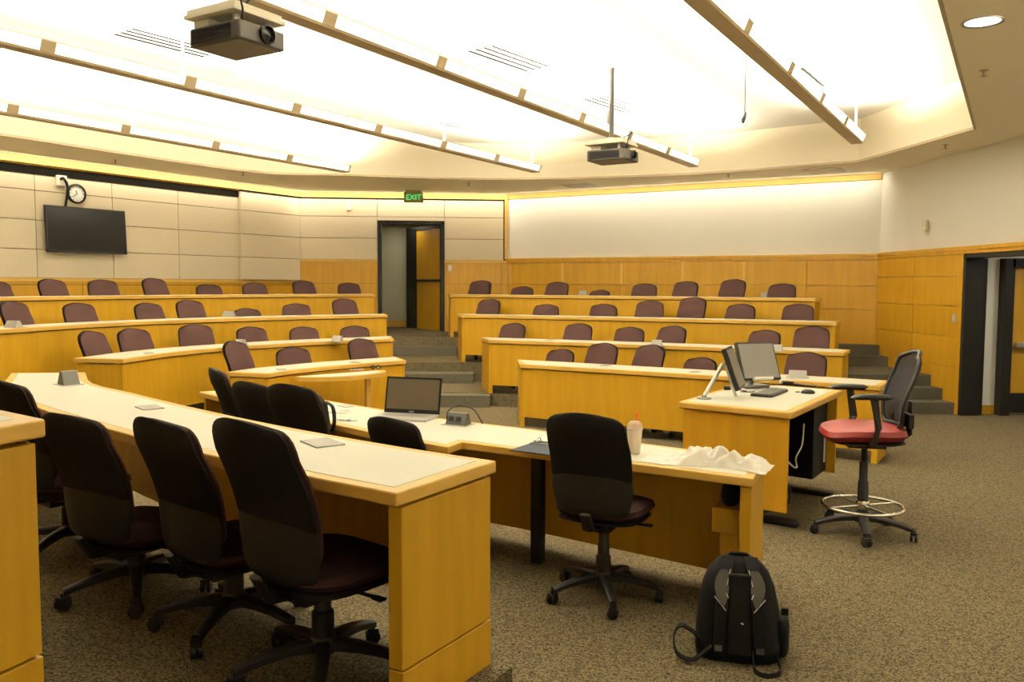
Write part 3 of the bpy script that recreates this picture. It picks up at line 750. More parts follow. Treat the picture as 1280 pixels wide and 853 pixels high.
# ------------------------------------------------------------------ drafting stool
def stool(loc, az):
    t = thing('drafting_stool', 'red-seated drafting stool with mesh back and chrome foot ring beside the podium', 'stool', loc, -az)
    mb = MB(); seat_body(mb, .02, .52, .52, .665, .755, .03); obj('seat', mb, 'red', t, smooth=45)
    mb = MB(); seat_body(mb, .0, .47, .47, .635, .668, .01); obj('seat_pan', mb, 'black', t, smooth=45)
    fr, bk = back_grid(.76, 1.255, .44, .012, -.225, wrap=.05, lean=.10, bot=.86, rt=.07)
    mb = MB(); pillow(mb, fr, bk); br = obj('backrest', mb, 'netting', t, smooth=50)
    edge = [(r_[0][0], (r_[0][1] + b_[0][1])/2, r_[0][2]) for r_, b_ in zip(fr, bk)] + [((p[0], (p[1] + q[1])/2, p[2])) for p, q in zip(fr[-1][1:-1], bk[-1][1:-1])] + \
           [(r_[-1][0], (r_[-1][1] + b_[-1][1])/2, r_[-1][2]) for r_, b_ in zip(reversed(fr), reversed(bk))] + [((p[0], (p[1] + q[1])/2, p[2])) for p, q in zip(list(reversed(fr[0]))[1:-1], list(reversed(bk[0]))[1:-1])]
    mb = MB(); mb.tube(edge, .014, 8, closed=True); obj('back_frame', mb, 'black', br, smooth=60)
    mb = MB(); mb.tube([(0, -.02, .64), (0, -.20, .645), (0, -.285, .70), (0, -.285, .80), (0, -.285, .92)], [.035, .033, .03, .028, .02], 10, sq=(1.5, .6)); mb.box((0, -.25, .80), (.3, .03, .09)); obj('back_support', mb, 'black', t, smooth=50)
    for s in (-1, 1):
        mb = MB(); mb.tube([(s*.20, .02, .655), (s*.275, .02, .67), (s*.29, .0, .77), (s*.285, .03, .965)], [.022, .024, .022, .019], 8, sq=(.8, 1.4))
        arm = obj('arm_post', mb, 'black', t, smooth=50)
        mb = MB(); seat_body(mb, .04, .085, .27, .96, .992, .006); q = obj('arm_pad', mb, 'black', arm, smooth=50); q.location = (s*.28, 0, 0)
    mb = MB(); mb.box((0, 0, .62), (.16, .24, .04)); mb.tube([(.05, -.02, .625), (.24, .02, .61)], .008, 6); obj('mechanism', mb, 'black', t, bevel=.006)
    mb = MB(); mb.lathe([(.036, .10), (.036, .36), (.028, .37), (.028, .50), (.02, .505), (.02, .61)], seg=16); obj('column', mb, 'black', t, smooth=40)
    ring = [(math.cos(2*PI*i/40)*.26, math.sin(2*PI*i/40)*  .26, .195) for i in range(40)]
    mb = MB(); mb.tube(ring, .011, 10, closed=True)
    for k in range(4): mb.tube([(.03*math.cos(k*PI/2 + .4), .03*math.sin(k*PI/2 + .4), .195), (.26*math.cos(k*PI/2 + .4), .26*math.sin(k*PI/2 + .4), .195)], .008, 8)
    mb.lathe([(.042, .17), (.046, .18), (.046, .22), (.042, .23)], seg=16)
    obj('foot_ring', mb, 'chrome', t, smooth=60)
    for k in range(5):
        a = .45 + 2*PI*k/5
        mb = MB(); star_leg(mb, a, .325, w0=.036, w1=.024); l = obj('leg', mb, 'black', t, smooth=45)
        mb = MB(); caster(mb, math.cos(a)*.325, math.sin(a)*.325, a + 1.1*k, .03); obj('caster', mb, 'black', l, smooth=45)
    mb = MB(); mb.lathe([(.05, .085), (.06, .10), (.05, .14), (.038, .16)], seg=16); obj('hub', mb, 'black', t, smooth=40)
q = at(1077, 667, 0)
stool((q.x, q.y, 0), R(277))

# ------------------------------------------------------------------ podium
ZP = .83
pc = [v2(at(848, 502, ZP)), v2(at(990, 516, ZP)), v2(at(1053, 488, ZP))]
A_ = pc[0]; B_ = pc[1]; un = (pc[2] - pc[1]).normalized(); Lp = (pc[2] - pc[1]).length; ud = (pc[1] - pc[0]).normalized(); Wp = (pc[1] - pc[0]).length
def PP(a_, b_): q = B_ - ud*a_ + un*b_; return q      # a_: away from the user edge, b_: along it from the near corner
def pbox(mb, a0, a1, b0, b1, z0, z1): return mb.prism([PP(a0, b0), PP(a1, b0), PP(a1, b1), PP(a0, b1)], z0, z1)
pod = thing('podium_desk', 'maple computer podium desk on black feet with two screens on it', 'podium', (PP(Wp/2, Lp/2).x, PP(Wp/2, Lp/2).y, 0))
mb = MB(); mb.prism([PP(0, .02), PP(.02, 0), PP(Wp, 0), PP(Wp, Lp - .3), PP(Wp - .3, Lp), PP(0, Lp)], ZP - .05, ZP); obj('tabletop', mb, 'wood_edge', pod, world=True, bevel=.012, seg=3)
mb = MB(); mb.prism([PP(.06, .05), PP(Wp - .05, .05), PP(Wp - .05, Lp - .33), PP(Wp - .33, Lp - .05), PP(.06, Lp - .05)], ZP - .004, ZP + .0015); obj('laminate_surface', mb, 'lam', pod, world=True)
mb = MB(); pbox(mb, .03, Wp - .03, .03, .055, .12, ZP - .058); obj('side_panel', mb, 'wood_wall', pod, world=True)
mb = MB(); pbox(mb, .03, Wp - .03, Lp - .06, Lp - .035, .14, ZP - .058); obj('side_panel', mb, 'wood_wall', pod, world=True)
mb = MB(); pbox(mb, Wp - .055, Wp - .03, .06, Lp - .3, .14, ZP - .058); obj('back_panel', mb, 'pcblack', pod, world=True)
mb = MB(); pbox(mb, .10, Wp - .12, Lp - .50, Lp - .07, .16, ZP - .06); obj('rack_cabinet', mb, 'pcblack', pod, world=True, bevel=.005)
mb = MB(); pbox(mb, .092, .10, Lp - .17, Lp - .13, .24, .46); obj('rack_handle', mb, 'silver', pod, world=True, bevel=.003)
for b0 in (.12, Lp - .36):
    mb = MB(); pbox(mb, -.02, Wp + .05, b0, b0 + .08, 0.0, .04); obj('foot', mb, 'black', pod, world=True, bevel=.012)
    mb = MB(); pbox(mb, Wp*.5, Wp*.5 + .08, b0 + .01, b0 + .07, .04, ZP - .05); obj('column', mb, 'black', pod, world=True)
def curve3(pts, n=8):
    P = [Vector(p) for p in pts]; P = [2*P[0] - P[1]] + P + [2*P[-1] - P[-2]]; out = []
    for i in range(1, len(P) - 2):
        for k in range(n):
            t = k/n; a, b, c, d = P[i-1], P[i], P[i+1], P[i+2]
            out.append(.5*((2*b) + (c-a)*t + (2*a-5*b+4*c-d)*t*t + (3*b-a-3*c+d)*t**3))
    out.append(P[-2]); return out
def P3(a_, b_, z): q = PP(a_, b_); return (q.x, q.y, z)
mb = MB(); mb.tube(curve3([P3(.2, .25, .55), P3(.1, .35, .40), P3(.08, .45, .36), P3(.1, .50, .42), P3(.09, .62, .50), P3(.14, .85, .62)]), .006, 6); obj('cable', mb, 'silver', pod, world=True, smooth=60)
mb = MB(); mb.tube(curve3([P3(.3, .3, .5), P3(.06, .18, .28), P3(.05, .14, .16), P3(.25, .22, .05)]), .006, 6); obj('cable', mb, 'black', pod, world=True, smooth=60)

def monitor(label, c, az, tilt, w, h, mt, bar=False, ext_=None):
    t = thing('monitor', label, 'computer monitor', (c[0], c[1], ZP), -az, 'screens on the podium')
    zc = c[2] - ZP
    Tm = Matrix.Translation((0, 0, zc)) @ Matrix.Rotation(tilt, 4, 'X')   # local front is +Y
    mb = MB(); mb.box((0, -.022, 0), (w, .035, h), mtx=Tm); obj('casing', mb, 'black', t, bevel=.006)
    mb = MB(); mb.box((0, -.003, .0), (w - .03, .006, h - .035), mtx=Tm); obj('screen', mb, mt, t)
    if bar:
        mb = MB(); mb.box((.01, .02, -h/2 + .005), (w*.5, .035, .022), mtx=Tm); obj('sound_bar', mb, 'paper', t, bevel=.004)
    return t
mc = (at(948.5, 451, ZP)[0], 0)
m1 = Vector(atY(948.5, 451, 6.98)); 
mon1 = monitor('square grey monitor with a white bar under its screen, facing the stool', m1, R(163), R(24), .36, .335, 'screen_grey', bar=True)
mb = MB(); base_z = 0
mb.box((0, -.10, .0145), (.24, .18, .024)); mb.tube([(0, -.11, .02), (0, -.10, .12), (0, -.07, m1.z - ZP)], .022, 8); obj('stand', mb, 'midgrey', mon1, bevel=.004)
m2 = Vector(atY(920.5, 459, 6.42))
mon2 = monitor('narrow-looking monitor turned edge-on, clamped on a silver arm', m2, R(112), R(20), .37, .33, 'screen_grey')
arm0 = at(880, 499, ZP)
inv = mon2.matrix_basis.inverted()
mb = MB(); mb.lathe([(.055, 0), (.055, .008), (.02, .012), (.012, .03)], c=(arm0.x, arm0.y, ZP + .002), seg=20)
mb2 = [inv @ v for v in mb.v]; mb.v = mb2; ab = obj('arm_base', mb, 'midgrey', mon2, smooth=40)
e_ = m2 + Vector((-.10, .02, .02))
mb = MB(); mb.tube([inv @ Vector((arm0.x, arm0.y, ZP + .02)), inv @ Vector((e_.x, e_.y, e_.z))], .016, 8); mb.tube([inv @ e_, inv @ (m2 + Vector((-.02, .01, 0)))], .014, 8); obj('arm', mb, 'silver', mon2, smooth=60)
mb = MB(); mb.tube([inv @ (e_ + Vector((.02, 0, 0))), inv @ Vector((e_.x + .10, e_.y - .02, ZP + .01))], .012, 8); obj('arm_brace', mb, 'silver', mon2, smooth=60)

k0 = at(962, 493, ZP); kz = math.atan2(un.y, un.x)
kb = thing('keyboard', 'black keyboard on the podium in front of the screens', 'keyboard', (k0.x, k0.y, ZP + .0015), kz)
mb = MB(); mb.box((0, 0, .011), (.45, .165, .02), rx=0); obj('case', mb, 'black', kb, bevel=.005)
mb = MB()
for r_ in range(5):
    for c_ in range(16):
        if c_ == 12: continue
        mb.box((-.21 + c_*.028, -.058 + r_*.028, .0235), (.022, .022, .007))
ky = obj('keys', mb, 'midgrey', kb); ky['kind'] = 'stuff'
q = at(1010, 492.5, ZP)
t = thing('mouse', 'black computer mouse lying right of the keyboard', 'mouse', (q.x, q.y, ZP + .0015), kz + .3)
mb = MB()
rings = []
for z, k in ((0, .85), (.008, 1), (.02, .92), (.031, .6), (.035, .2)):
    rings.append([Vector((.032*k*math.cos(x), .055*k*math.sin(x), z)) for x in [2*PI*i/18 for i in range(18)]])
mb.loft(rings); obj('shell', mb, 'black', t, smooth=60)
mb = MB(); mb.tube(curve3([(0, .05, .006), (.03, .085, .003), (.07, .09, .003), (.09, .06, .003)]), .0025, 6); obj('cord', mb, 'black', t, smooth=60)
# clip-on microphone / black cable with white head behind the keyboard
q0, q1 = at(985, 481, ZP), at(1020, 485, ZP)
t = thing('lapel_microphone', 'black cable pack with a white clip lying behind the mouse', 'microphone', (q0.x, q0.y, ZP + .0015))
mb = MB(); mb.box((0, 0, .014), (.09, .045, .028), rz=-.2); obj('pack', mb, 'black', t, bevel=.006)
mb = MB(); mb.box((-.03, .04, .02), (.07, .035, .04), rz=.3); obj('clip', mb, 'paper', t, bevel=.008)
dv = q1 - q0
mb = MB(); mb.tube(curve3([(.03, -.01, .012), (dv.x*.4, dv.y*.4 + .01, .008), (dv.x*.7, dv.y*.7, .008), (dv.x, dv.y, .010)]), .009, 8); obj('cord', mb, 'black', t, smooth=60)
q = at(922, 489, ZP)
t = thing('webcam', 'small black webcam with coiled cord under the edge-on screen', 'webcam', (q.x, q.y, ZP + .0015))
mb = MB(); mb.tube([(-.10, .04, .018), (-.05, .04, .018)], .018, 10); mb.tube(curve3([(-.05, .04, .01), (.02, .03, .004), (.06, -.05, .004), (0, -.09, .004), (.09, -.10, .004), (.14, 0, .004)]), .004, 6); obj('body', mb, 'black', t, smooth=50)

# ------------------------------------------------------------------ things on the laptop desk
Z1 = .7515
hl, hr = at(480, 518, Z1), at(549, 521.5, Z1)
ax = v2(hr - hl); wl = ax.length; az_ = math.atan2(ax.y, ax.x)
cx = (hl + hr)/2
lap = thing('laptop', 'open silver laptop with a dark screen on the cream desk', 'laptop', (cx.x, cx.y, Z1), az_)
mb = MB(); mb.box((0, -.125, .009), (wl, .25, .016)); obj('base', mb, 'silver', lap, bevel=.004)
mb = MB()
for r_ in range(5):
    for c_ in range(14): mb.box((-.155 + c_*.0238, -.04 - r_*.021, .018), (.018, .016, .003))
ky = obj('keys', mb, 'silver', lap); ky['kind'] = 'stuff'
tl = R(13); Tm = Matrix.Translation((0, 0, .014)) @ Matrix.Rotation(-tl, 4, 'X'); hl_ = .262
mb = MB(); mb.box((0, .004, hl_/2), (wl, .008, hl_), mtx=Tm); lid = obj('lid', mb, 'pcblack', lap, bevel=.002)
mb = MB(); mb.box((0, -.001, hl_/2 + .008), (wl - .03, .003, hl_ - .045), mtx=Tm); obj('display', mb, 'screen_lap', lid)
lm = text_mesh('ASUS', .016, .0004); lm.transform(Tm @ Matrix.Translation((0, -.0015, .014)) @ Matrix.Rotation(PI/2, 4, 'X')); lm.materials.clear(); lm.materials.append(M['silver'])
lo = bpy.data.objects.new('lettering', lm); COL.objects.link(lo); lo.parent = lid

def flat_lid(px, py, zt, label, rz=None, s=.13):
    q = at(px, py, zt)
    t = thing('outlet_lid', label, 'outlet cover', (q.x, q.y, zt + .0015), rz if rz is not None else rzN, 'closed flat outlet covers in the desks')
    mb = MB(); mb.box((0, 0, .003), (s*.8, s*1.15, .006)); obj('plate', mb, 'grey', t, bevel=.002)
    return t
def popup(px, py, zt, label, rz=None, w=.13, h=.06, cat='outlet box', m=None):
    q = at(px, py, zt)
    t = thing('power_outlet_box', label, cat, (q.x, q.y, zt + .0015), rz if rz is not None else 0, 'raised outlet boxes on the desks')
    mb = MB(); mb.add([(-w/2, -.05, 0), (w/2, -.05, 0), (w/2, .05, 0), (-w/2, .05, 0), (-w/2*.95, -.012, h), (w/2*.95, -.012, h), (w/2*.95, .015, h), (-w/2*.95, .015, h)],
                      [(3, 2, 1, 0), (4, 5, 6, 7), (0, 1, 5, 4), (1, 2, 6, 5), (2, 3, 7, 6), (3, 0, 4, 7)]); obj('housing', mb, m or 'grey', t, bevel=.003)
    mb = MB(); mb.box((0, 0, .001), (w*1.25, .15, .003)); obj('base_plate', mb, 'grey', t)
    return t
Z2 = Q2 + .75
flat_lid(187, 510.5, Z2, 'flat grey outlet cover on the near desk behind the second chair', R(40))
flat_lid(403, 555, Z2, 'flat grey outlet cover on the near desk by its maple end', R(36), .15)
flat_lid(432, 508.5, .75, 'flat grey outlet cover beside the keys on the laptop desk', R(40), .10)
pb_ = popup(573, 531, .75, 'raised outlet box with a cable beside the open laptop', R(-25), .15, .08, m='outlet_dark')
for s in (-.035, .02):
    mb = MB(); mb.box((s, -.036, .042), (.034, .004, .030), rx=R(-24)); obj('socket', mb, 'black', pb_)
mb = MB(); mb.tube(curve3([(-.06, -.05, .03), (-.055, -.045, .09), (-.01, .02, .125), (.08, .06, .10), (.13, .07, .03), (.14, .08, .004)]), .005, 6); obj('cable', mb, 'black', pb_, smooth=60)
pz = popup(86, 481, Z2, 'open wedge-shaped outlet box at the far curved end of the near desk', R(50), .10, .085, m='outlet_dark')

# keys
q = at(432, 527, Z1)
t = thing('key_bunch', 'small bunch of keys lying on the laptop desk', 'keys', (q.x, q.y, Z1))
ring = [(math.cos(2*PI*i/16)*.014, math.sin(2*PI*i/16)*.014, .004) for i in range(16)]
mb = MB(); mb.tube(ring, .0018, 6, closed=True); obj('key_ring', mb, 'ring', t, smooth=60)
for k, a in enumerate((.2, 1.3, 2.6, 3.9, 5.2)):
    mb = MB(); Tk = Matrix.Rotation(a, 4, 'Z'); mb.box((.03, 0, .003 + .002*k), (.022, .018, .003), mtx=Tk); mb.box((.058, 0, .003 + .002*k), (.04, .007, .0025), mtx=Tk)
    obj('key', mb, 'midgrey' if k % 2 else 'black', t)
q = at(425, 517, Z1)
t = thing('clear_wrapper', 'crumpled clear plastic wrapper behind the keys', 'wrapper', (q.x, q.y, Z1))
mb = MB(); G = []
for i in range(9):
    G.append([((i - 4)*.022 + random.uniform(-.006, .006), (j - 3)*.022 + random.uniform(-.006, .006), .004 + random.uniform(0, .02)*(1 - abs(i - 4)/4.5)) for j in range(7)])
skin(mb, G); obj('film', mb, 'cup', t, smooth=30)

# ring binder lying open
q = at(672, 558, Z1); rb = math.atan2(-.515, .857)
bd = thing('ring_binder', 'open dark blue ring binder lying on the desk behind the lone chair', 'binder', (q.x + .10, q.y, Z1), rb)
mb = MB(); mb.box((0, -.14, .004), (.30, .24, .006)); obj('cover', mb, 'navy', bd, bevel=.002)
mb = MB(); mb.box((0, .12, .012), (.30, .25, .006), rx=R(4)); obj('cover', mb, 'navy', bd, bevel=.002)
mb = MB(); mb.box((0, -.01, .006), (.30, .05, .008)); obj('spine', mb, 'black', bd, bevel=.002)
mb = MB(); mb.box((-.02, .13, .022), (.27, .22, .010), rx=R(4)); obj('pages', mb, 'paper', bd, bevel=.001)
for k in (-.10, 0, .10):
    mb = MB(); mb.tube([(k, -.012 + .026*math.cos(x), .014 + .030*math.sin(x)) for x in [PI*i/12 for i in range(13)]], .0035, 6); obj('ring', mb, 'ring', bd, smooth=60)

# iced drink
q = at(793, 567, Z1)
cu = thing('drink_cup', 'clear plastic cup of creamy iced drink with a red straw', 'cup', (q.x, q.y, Z1))
mb = MB(); mb.lathe([(.030, 0), (.032, .002), (.043, .135), (.045, .137), (.045, .141), (.0425, .141), (.029, .006), (.001, .006)], seg=26); obj('cup_body', mb, 'cup', cu, smooth=40)
mb = MB(); mb.lathe([(.001, .007), (.0285, .007), (.0385, .095), (.001, .096)], seg=26); obj('drink', mb, 'drink', cu, smooth=40)
mb = MB(); mb.lathe([(.047, .138), (.047, .146), (.044, .148), (.040, .168), (.026, .182), (.008, .186)], seg=26, cap=False); obj('dome_lid', mb, 'cup', cu, smooth=40)
mb = MB(); mb.tube([(-.012, 0, .03), (.008, .0, .19), (.013, 0, .235)], .0042, 8); obj('straw', mb, 'straw', cu, smooth=40)

# crumpled plastic bag along the desk end
q0 = at(812, 572, Z1); q1 = at(956, 589, Z1)
def bag():
    ctr = (q0 + q1)/2; dv = v2(q1 - q0); Lb = dv.length + .04; rz = math.atan2(dv.y, dv.x)
    t = thing('plastic_bag', 'crumpled white plastic bag spread along the end of the desk', 'bag', (ctr.x, ctr.y, Z1), rz + .06)
    rnd = random.Random(3); nx, ny = 44, 20; G = []
    from mathutils import noise
    for i in range(nx + 1):
        row = []
        for j in range(ny + 1):
            a = i/nx; b = j/ny
            x = (a - .5)*Lb; wdt = .13 + .05*math.sin(a*7) ; y = (b - .45)*wdt*1.6
            env = (1 - (2*b - 1)**4)*(1 - (2*a - 1)**10)
            n_ = abs(noise.noise(Vector((a*9, b*3.4, 1.7)))) + .5*abs(noise.noise(Vector((a*20, b*8, 5))))
            k_ = .25 + .75*min(1, max(0, (a - .22)/.15)); hgt = (.010 + .085*n_)*k_ + .065*math.exp(-((a - .42)/.09)**2)*(.4 + .6*b) + .055*math.exp(-((a - .86)/.06)**2)*(.3 + .7*b) + .03*math.exp(-((a - .66)/.09)**2)
            row.append((x + .012*noise.noise(Vector((a*12, b*5, 3))), y + .015*noise.noise(Vector((a*12, b*6, 9))), max(.003, hgt*env)))
        G.append(row)
    G0 = [[(p[0], p[1], .0005) for p in r_] for r_ in G]
    mb = MB(); pillow(mb, G, G0); obj('crumpled_film', mb, 'bag', t, smooth=80, sub=1)
bag()
# dark cloth pouch on the support box
t = thing('dark_pouch', 'dark cloth pouch stuffed on the wooden box under the desk end', 'pouch', (ce.x - D.x*.015, ce.y - D.y*.015, .545), rzN - PI/2)
mb = MB(); rings = []
for z, k in ((0, .9), (.03, 1.0), (.07, .9), (.10, .7), (.12, .3)):
    rings.append([Vector((.05*k*math.cos(x)*(1 + .1*math.sin(3*x)), .08*k*math.sin(x)*(1 + .08*math.cos(4*x)), z + .008*math.sin(2*x))) for x in [2*PI*i/24 for i in range(24)]])
mb.loft(rings); obj('body', mb, 'navy', t, smooth=70)

# strap of a bag hooked over the chair by the keys
q = at(402, 522, .80)
t = thing('hanging_backpack', 'black bag hooked on the front of the chair beside the keys', 'bag', (q.x - .06, q.y + .02, .55), R(-30))
mb = MB(); rings = []
for z, k in ((0.02, .8), (.06, 1), (.22, 1), (.34, .85), (.40, .4)):
    rings.append([Vector((.13*k*math.copysign(abs(math.cos(x))**.6, math.cos(x)), .05*k*math.copysign(abs(math.sin(x))**.6, math.sin(x)), z)) for x in [2*PI*i/24 for i in range(24)]])
mb.loft(rings); obj('body', mb, 'pack', t, smooth=60)
mb = MB(); mb.ribbon(curve3([(.11, 0, .36), (.17, 0, .33), (.185, 0, .25), (.17, 0, .18), (.12, 0, .15)]), (0, 1, 0), .03, .006); obj('strap', mb, 'pack', t, smooth=60)

# things on far desks
gl = at(470, 461.5, .6815)
t = thing('eyeglasses', 'small black folded eyeglasses on the half-round table', 'glasses', (gl.x - .03 + nn.x*.05, gl.y + nn.y*.05, .683), .4 + PI)
for s in (-1, 1):
    mb = MB(); mb.tube([(s*.033 + .026*math.cos(x), 0, .022 + .02*math.sin(x)) for x in [2*PI*i/18 for i in range(18)]], .005, 6, closed=True); obj('rim', mb, 'black', t, smooth=60)
    mb = MB(); mb.tube([(s*.06, 0, .03), (s*.062, .05, .03), (s*.05, .12, .02)], .004, 6); obj('temple', mb, 'black', t, smooth=60)
gp = at(447, 463, .6815)
t = thing('pen', 'white pen lying on the half-round table beside the eyeglasses', 'pen', (gp.x, gp.y, .6815), .35)
mb = MB(); mb.tube([(-.09, 0, .007), (.06, 0, .007), (.075, 0, .006)], [.006, .006, .002], 8); obj('barrel', mb, 'paper', t, smooth=40)

FL = [(672+85, 457.5, .75, R1, 'in the lowest projection-side desk, by the third chair'), (869, 465.5, .75, R1, 'in the lowest projection-side desk, by the podium'),
      (687, 425.5, T1+.75, R2, 'in the second projection-side desk'), (352, 462.5, .75, L1, 'in the lowest curved desk, towards its open end'),
      (444, 453.5, .75, L1, 'in the lowest curved desk, towards the aisle'), (186, 442, T1+.75, L2, 'at the open end of the second curved desk')]
for px, py, zt, rw, lb in FL: flat_lid(px, py, zt, 'small grey outlet cover ' + lb, 0.5 if rw in (L1, L2) else R(-30), .12)
PU = [(17, 411, T2+.75, 'on the third curved desk at the frame edge', .17), (286, 396.5, T2+.75, 'on the third curved desk before the low chair', .17), (301, 433, T1+.75, 'on the second curved desk behind the tall maroon chair', .13),
      (422, 428, T1+.75, 'on the second curved desk near the aisle', .13), (821, 433.5, T1+.75, 'on the second projection-side desk, middle', .13),
      (971, 440, T1+.75, 'on the second projection-side desk beside the screen', .13), (997, 473.5, .75, 'on the lowest projection-side desk behind the stool arm', .18),
      (957, 372.3, T3+.75, 'on the top projection-side desk, end away from the aisle', .15), (729, 369.6, T3+.75, 'on the top projection-side desk, nearer the aisle', .15)]
for px, py, zt, lb, w_ in PU: popup(px, py - 1.0, zt, 'raised grey outlet box ' + lb, R(-20), w_, .075)

# ------------------------------------------------------------------ backpack on the carpet
b0 = at(922, 822, 0)
bp = thing('backpack', 'black backpack with grey straps standing on the carpet by the desk end', 'backpack', (b0.x, b0.y, 0), R(-12))
LEAN = .16
rings = []
for z, w, d in ((0.0, .34, .16), (.015, .375, .20), (.06, .385, .22), (.15, .375, .22), (.24, .355, .21), (.32, .32, .18), (.38, .27, .14), (.42, .20, .10), (.445, .12, .06), (.45, .05, .02)):
    ring = []
    for i in range(36):
        x = 2*PI*i/36; e = .62; c_, s_ = math.cos(x), math.sin(x)
        ring.append(Vector((w/2*math.copysign(abs(c_)**e, c_), d/2*math.copysign(abs(s_)**e, s_) + z*LEAN + .02, z)))
    rings.append(ring)
mb = MB(); mb.loft(rings); obj('body', mb, 'pack', bp, smooth=70)
def fy(z): return -.11 + z*LEAN + .02 + (.0 if z < .28 else (z - .28)*.42)
for s in (-1, 1):
    pts = [(s*.05, fy(.43) + .02, .445), (s*.06, fy(.40) - .015, .40), (s*.072, fy(.33) - .022, .33), (s*.080, fy(.24) - .022, .24), (s*.085, fy(.15) - .02, .15), (s*.09, fy(.09) - .012, .09)]
    mb = MB(); mb.ribbon(curve3(pts, 5), (1, 0, 0), [.062 - .018*i/25 for i in range(26)], .018); st = obj('shoulder_strap', mb, 'pack', bp, smooth=50)
    pts = [(s*.066, fy(.40) - .028, .405), (s*.078, fy(.33) - .035, .33), (s*.072, fy(.27) - .035, .265)]
    mb = MB(); mb.ribbon(curve3(pts, 5), (1, 0, 0), [.030, .05, .062, .066, .066, .062, .056, .048, .038, .026, .012], .006); obj('grey_patch', mb, 'packgrey', st, smooth=50)
    mb = MB(); mb.tube([(s*.04, fy(.40) - .034, .41), (s*.062, fy(.33) - .04, .32), (s*.05, fy(.30) - .04, .30)], .0025, 6); mb.tube([(s*.11, fy(.30) - .03, .30), (s*.06, fy(.25) - .036, .245)], .0022, 6); obj('piping', mb, 'piping', st)
    mb = MB(); mb.box((s*.09, fy(.07) - .012, .075), (.034, .014, .03)); obj('buckle', mb, 'packgrey', st, bevel=.004)
mb = MB(); mb.box((0, fy(.2) + .0, .22), (.10, .03, .36), rx=-LEAN*1.0); obj('back_pad', mb, 'blackfab', bp, bevel=.012, seg=3)
mb = MB(); mb.ribbon(curve3([(-.12, fy(.06), .075), (-.20, fy(.05) - .03, .02), (-.27, fy(.05) - .02, .04), (-.285, fy(.1), .11), (-.25, fy(.1) + .02, .15), (-.17, fy(.1) + .03, .10)]), (0, 1, .2), .028, .006); obj('strap_loop', mb, 'pack', bp, smooth=50)
mb = MB(); mb.ribbon(curve3([(.06, fy(.05), .06), (.065, fy(.02) - .06, .012), (.11, fy(.02) - .10, .008), (.17, fy(.02) - .06, .012), (.16, fy(.05), .06)]), (0, .35, 1), .026, .006); obj('strap_loop', mb, 'pack', bp, smooth=50)
mb = MB(); mb.tube(curve3([(-.04, .10, .44), (-.03, .08, .456), (.03, .08, .456), (.04, .10, .44)]), .008, 8); obj('top_handle', mb, 'pack', bp, smooth=60)
mb = MB(); rings = []
for z, w, d in ((.03, .05, .14), (.05, .07, .16), (.16, .07, .16), (.19, .06, .15), (.2, .03, .1)):
    rings.append([Vector((.19 + w/2*math.cos(x), .04 + d/2*math.sin(x), z)) for x in [2*PI*i/20 for i in range(20)]])
mb.loft(rings); mb.box((.20, -.0, .23), (.03, .012, .03)); obj('side_pocket', mb, 'pack', bp, smooth=60)
mb = MB(); mb.box((.012, fy(.19) - .022, .19), (.012, .004, .006), ry=.4); obj('zip_tag', mb, 'piping', bp)

# ------------------------------------------------------------------ wall fittings
a, t_, L, n = seg_frame(LW0, C1); rzL = math.atan2(t_.y, t_.x)
def lwall(px, py, off):
    u = u_on(LW0, C1, px); p = a + t_*u + n*off; d = ray(px, py); return Vector((p.x, p.y, H + d.z*(p.y/d.y)))
p0 = lwall(51.5, 286, .12); p1 = lwall(151, 290.5, .12); c = (p0 + p1)/2; wt = v2(p1 - p0).length
zt_, zb_ = lwall(101, 260, .12).z, lwall(101, 316.5, .12).z
tv = thing('wall_television', 'large dark flat television on the fabric panelled wall', 'television', (c.x, c.y, (zt_ + zb_)/2), rzL)
mb = MB(); mb.box((0, 0, 0), (wt, .05, zt_ - zb_), rx=R(-3)); obj('casing', mb, 'black', tv, bevel=.006)
mb = MB(); mb.box((0, -.026, .003), (wt - .03, .004, zt_ - zb_ - .04), rx=R(-3)); obj('screen', mb, 'screen_dark', tv)
mb = MB(); mb.box((0, .05, 0), (.4, .08, .25)); obj('wall_bracket', mb, 'black', tv)
p = lwall(95, 242.5, .03)
ck = thing('wall_clock', 'round black-rimmed wall clock above the television', 'clock', (p.x, p.y, p.z), rzL)
rc = .145; Rx = Matrix.Rotation(PI/2, 4, 'X')
mb = MB(); mb.lathe([(rc, 0), (rc, .035), (rc - .022, .045), (rc - .026, .02), (.001, .02)], seg=36, mtx=Rx); obj('rim', mb, 'black', ck, smooth=40)
mb = MB(); mb.lathe([(.001, .022), (rc - .026, .022)], seg=36, mtx=Rx, cap=False); fc = obj('dial', mb, 'paper', ck)
mb = MB()
for k in range(12):
    x = k*PI/6; mb.box((0, -.024, rc - .045), (.006, .002, .02), mtx=Matrix.Rotation(x, 4, 'Y'))
obj('hour_marks', mb, 'black', fc)
for nm, ang, ln, w_ in (('hour_hand', -12, .06, .010), ('minute_hand', 232, .095, .007)):
    mb = MB(); mb.box((0, -.026, ln/2 - .01), (w_, .002, ln), mtx=Matrix.Rotation(R(ang), 4, 'Y')); obj(nm, mb, 'black', fc)
p = lwall(76, 226, .055); pe = lwall(80, 258, .06)
t = thing('cable_plate', 'square cream wall plate with a black cable beside the clock', 'wall plate', (p.x, p.y, p.z), rzL)
mb = MB(); mb.box((0, -.004, .0), (.15, .04, .15)); obj('plate', mb, 'cream', t, bevel=.003)
inv = t.matrix_basis.inverted(); pl = inv @ pe
mb = MB(); mb.tube(curve3([(-.02, -.02, .02), (.0, -.06, .03), (.05, -.06, -.05), (.06, -.05, -.17), (pl.x, pl.y, pl.z - .02)]), .02, 8); obj('cable', mb, 'black', t, smooth=60)

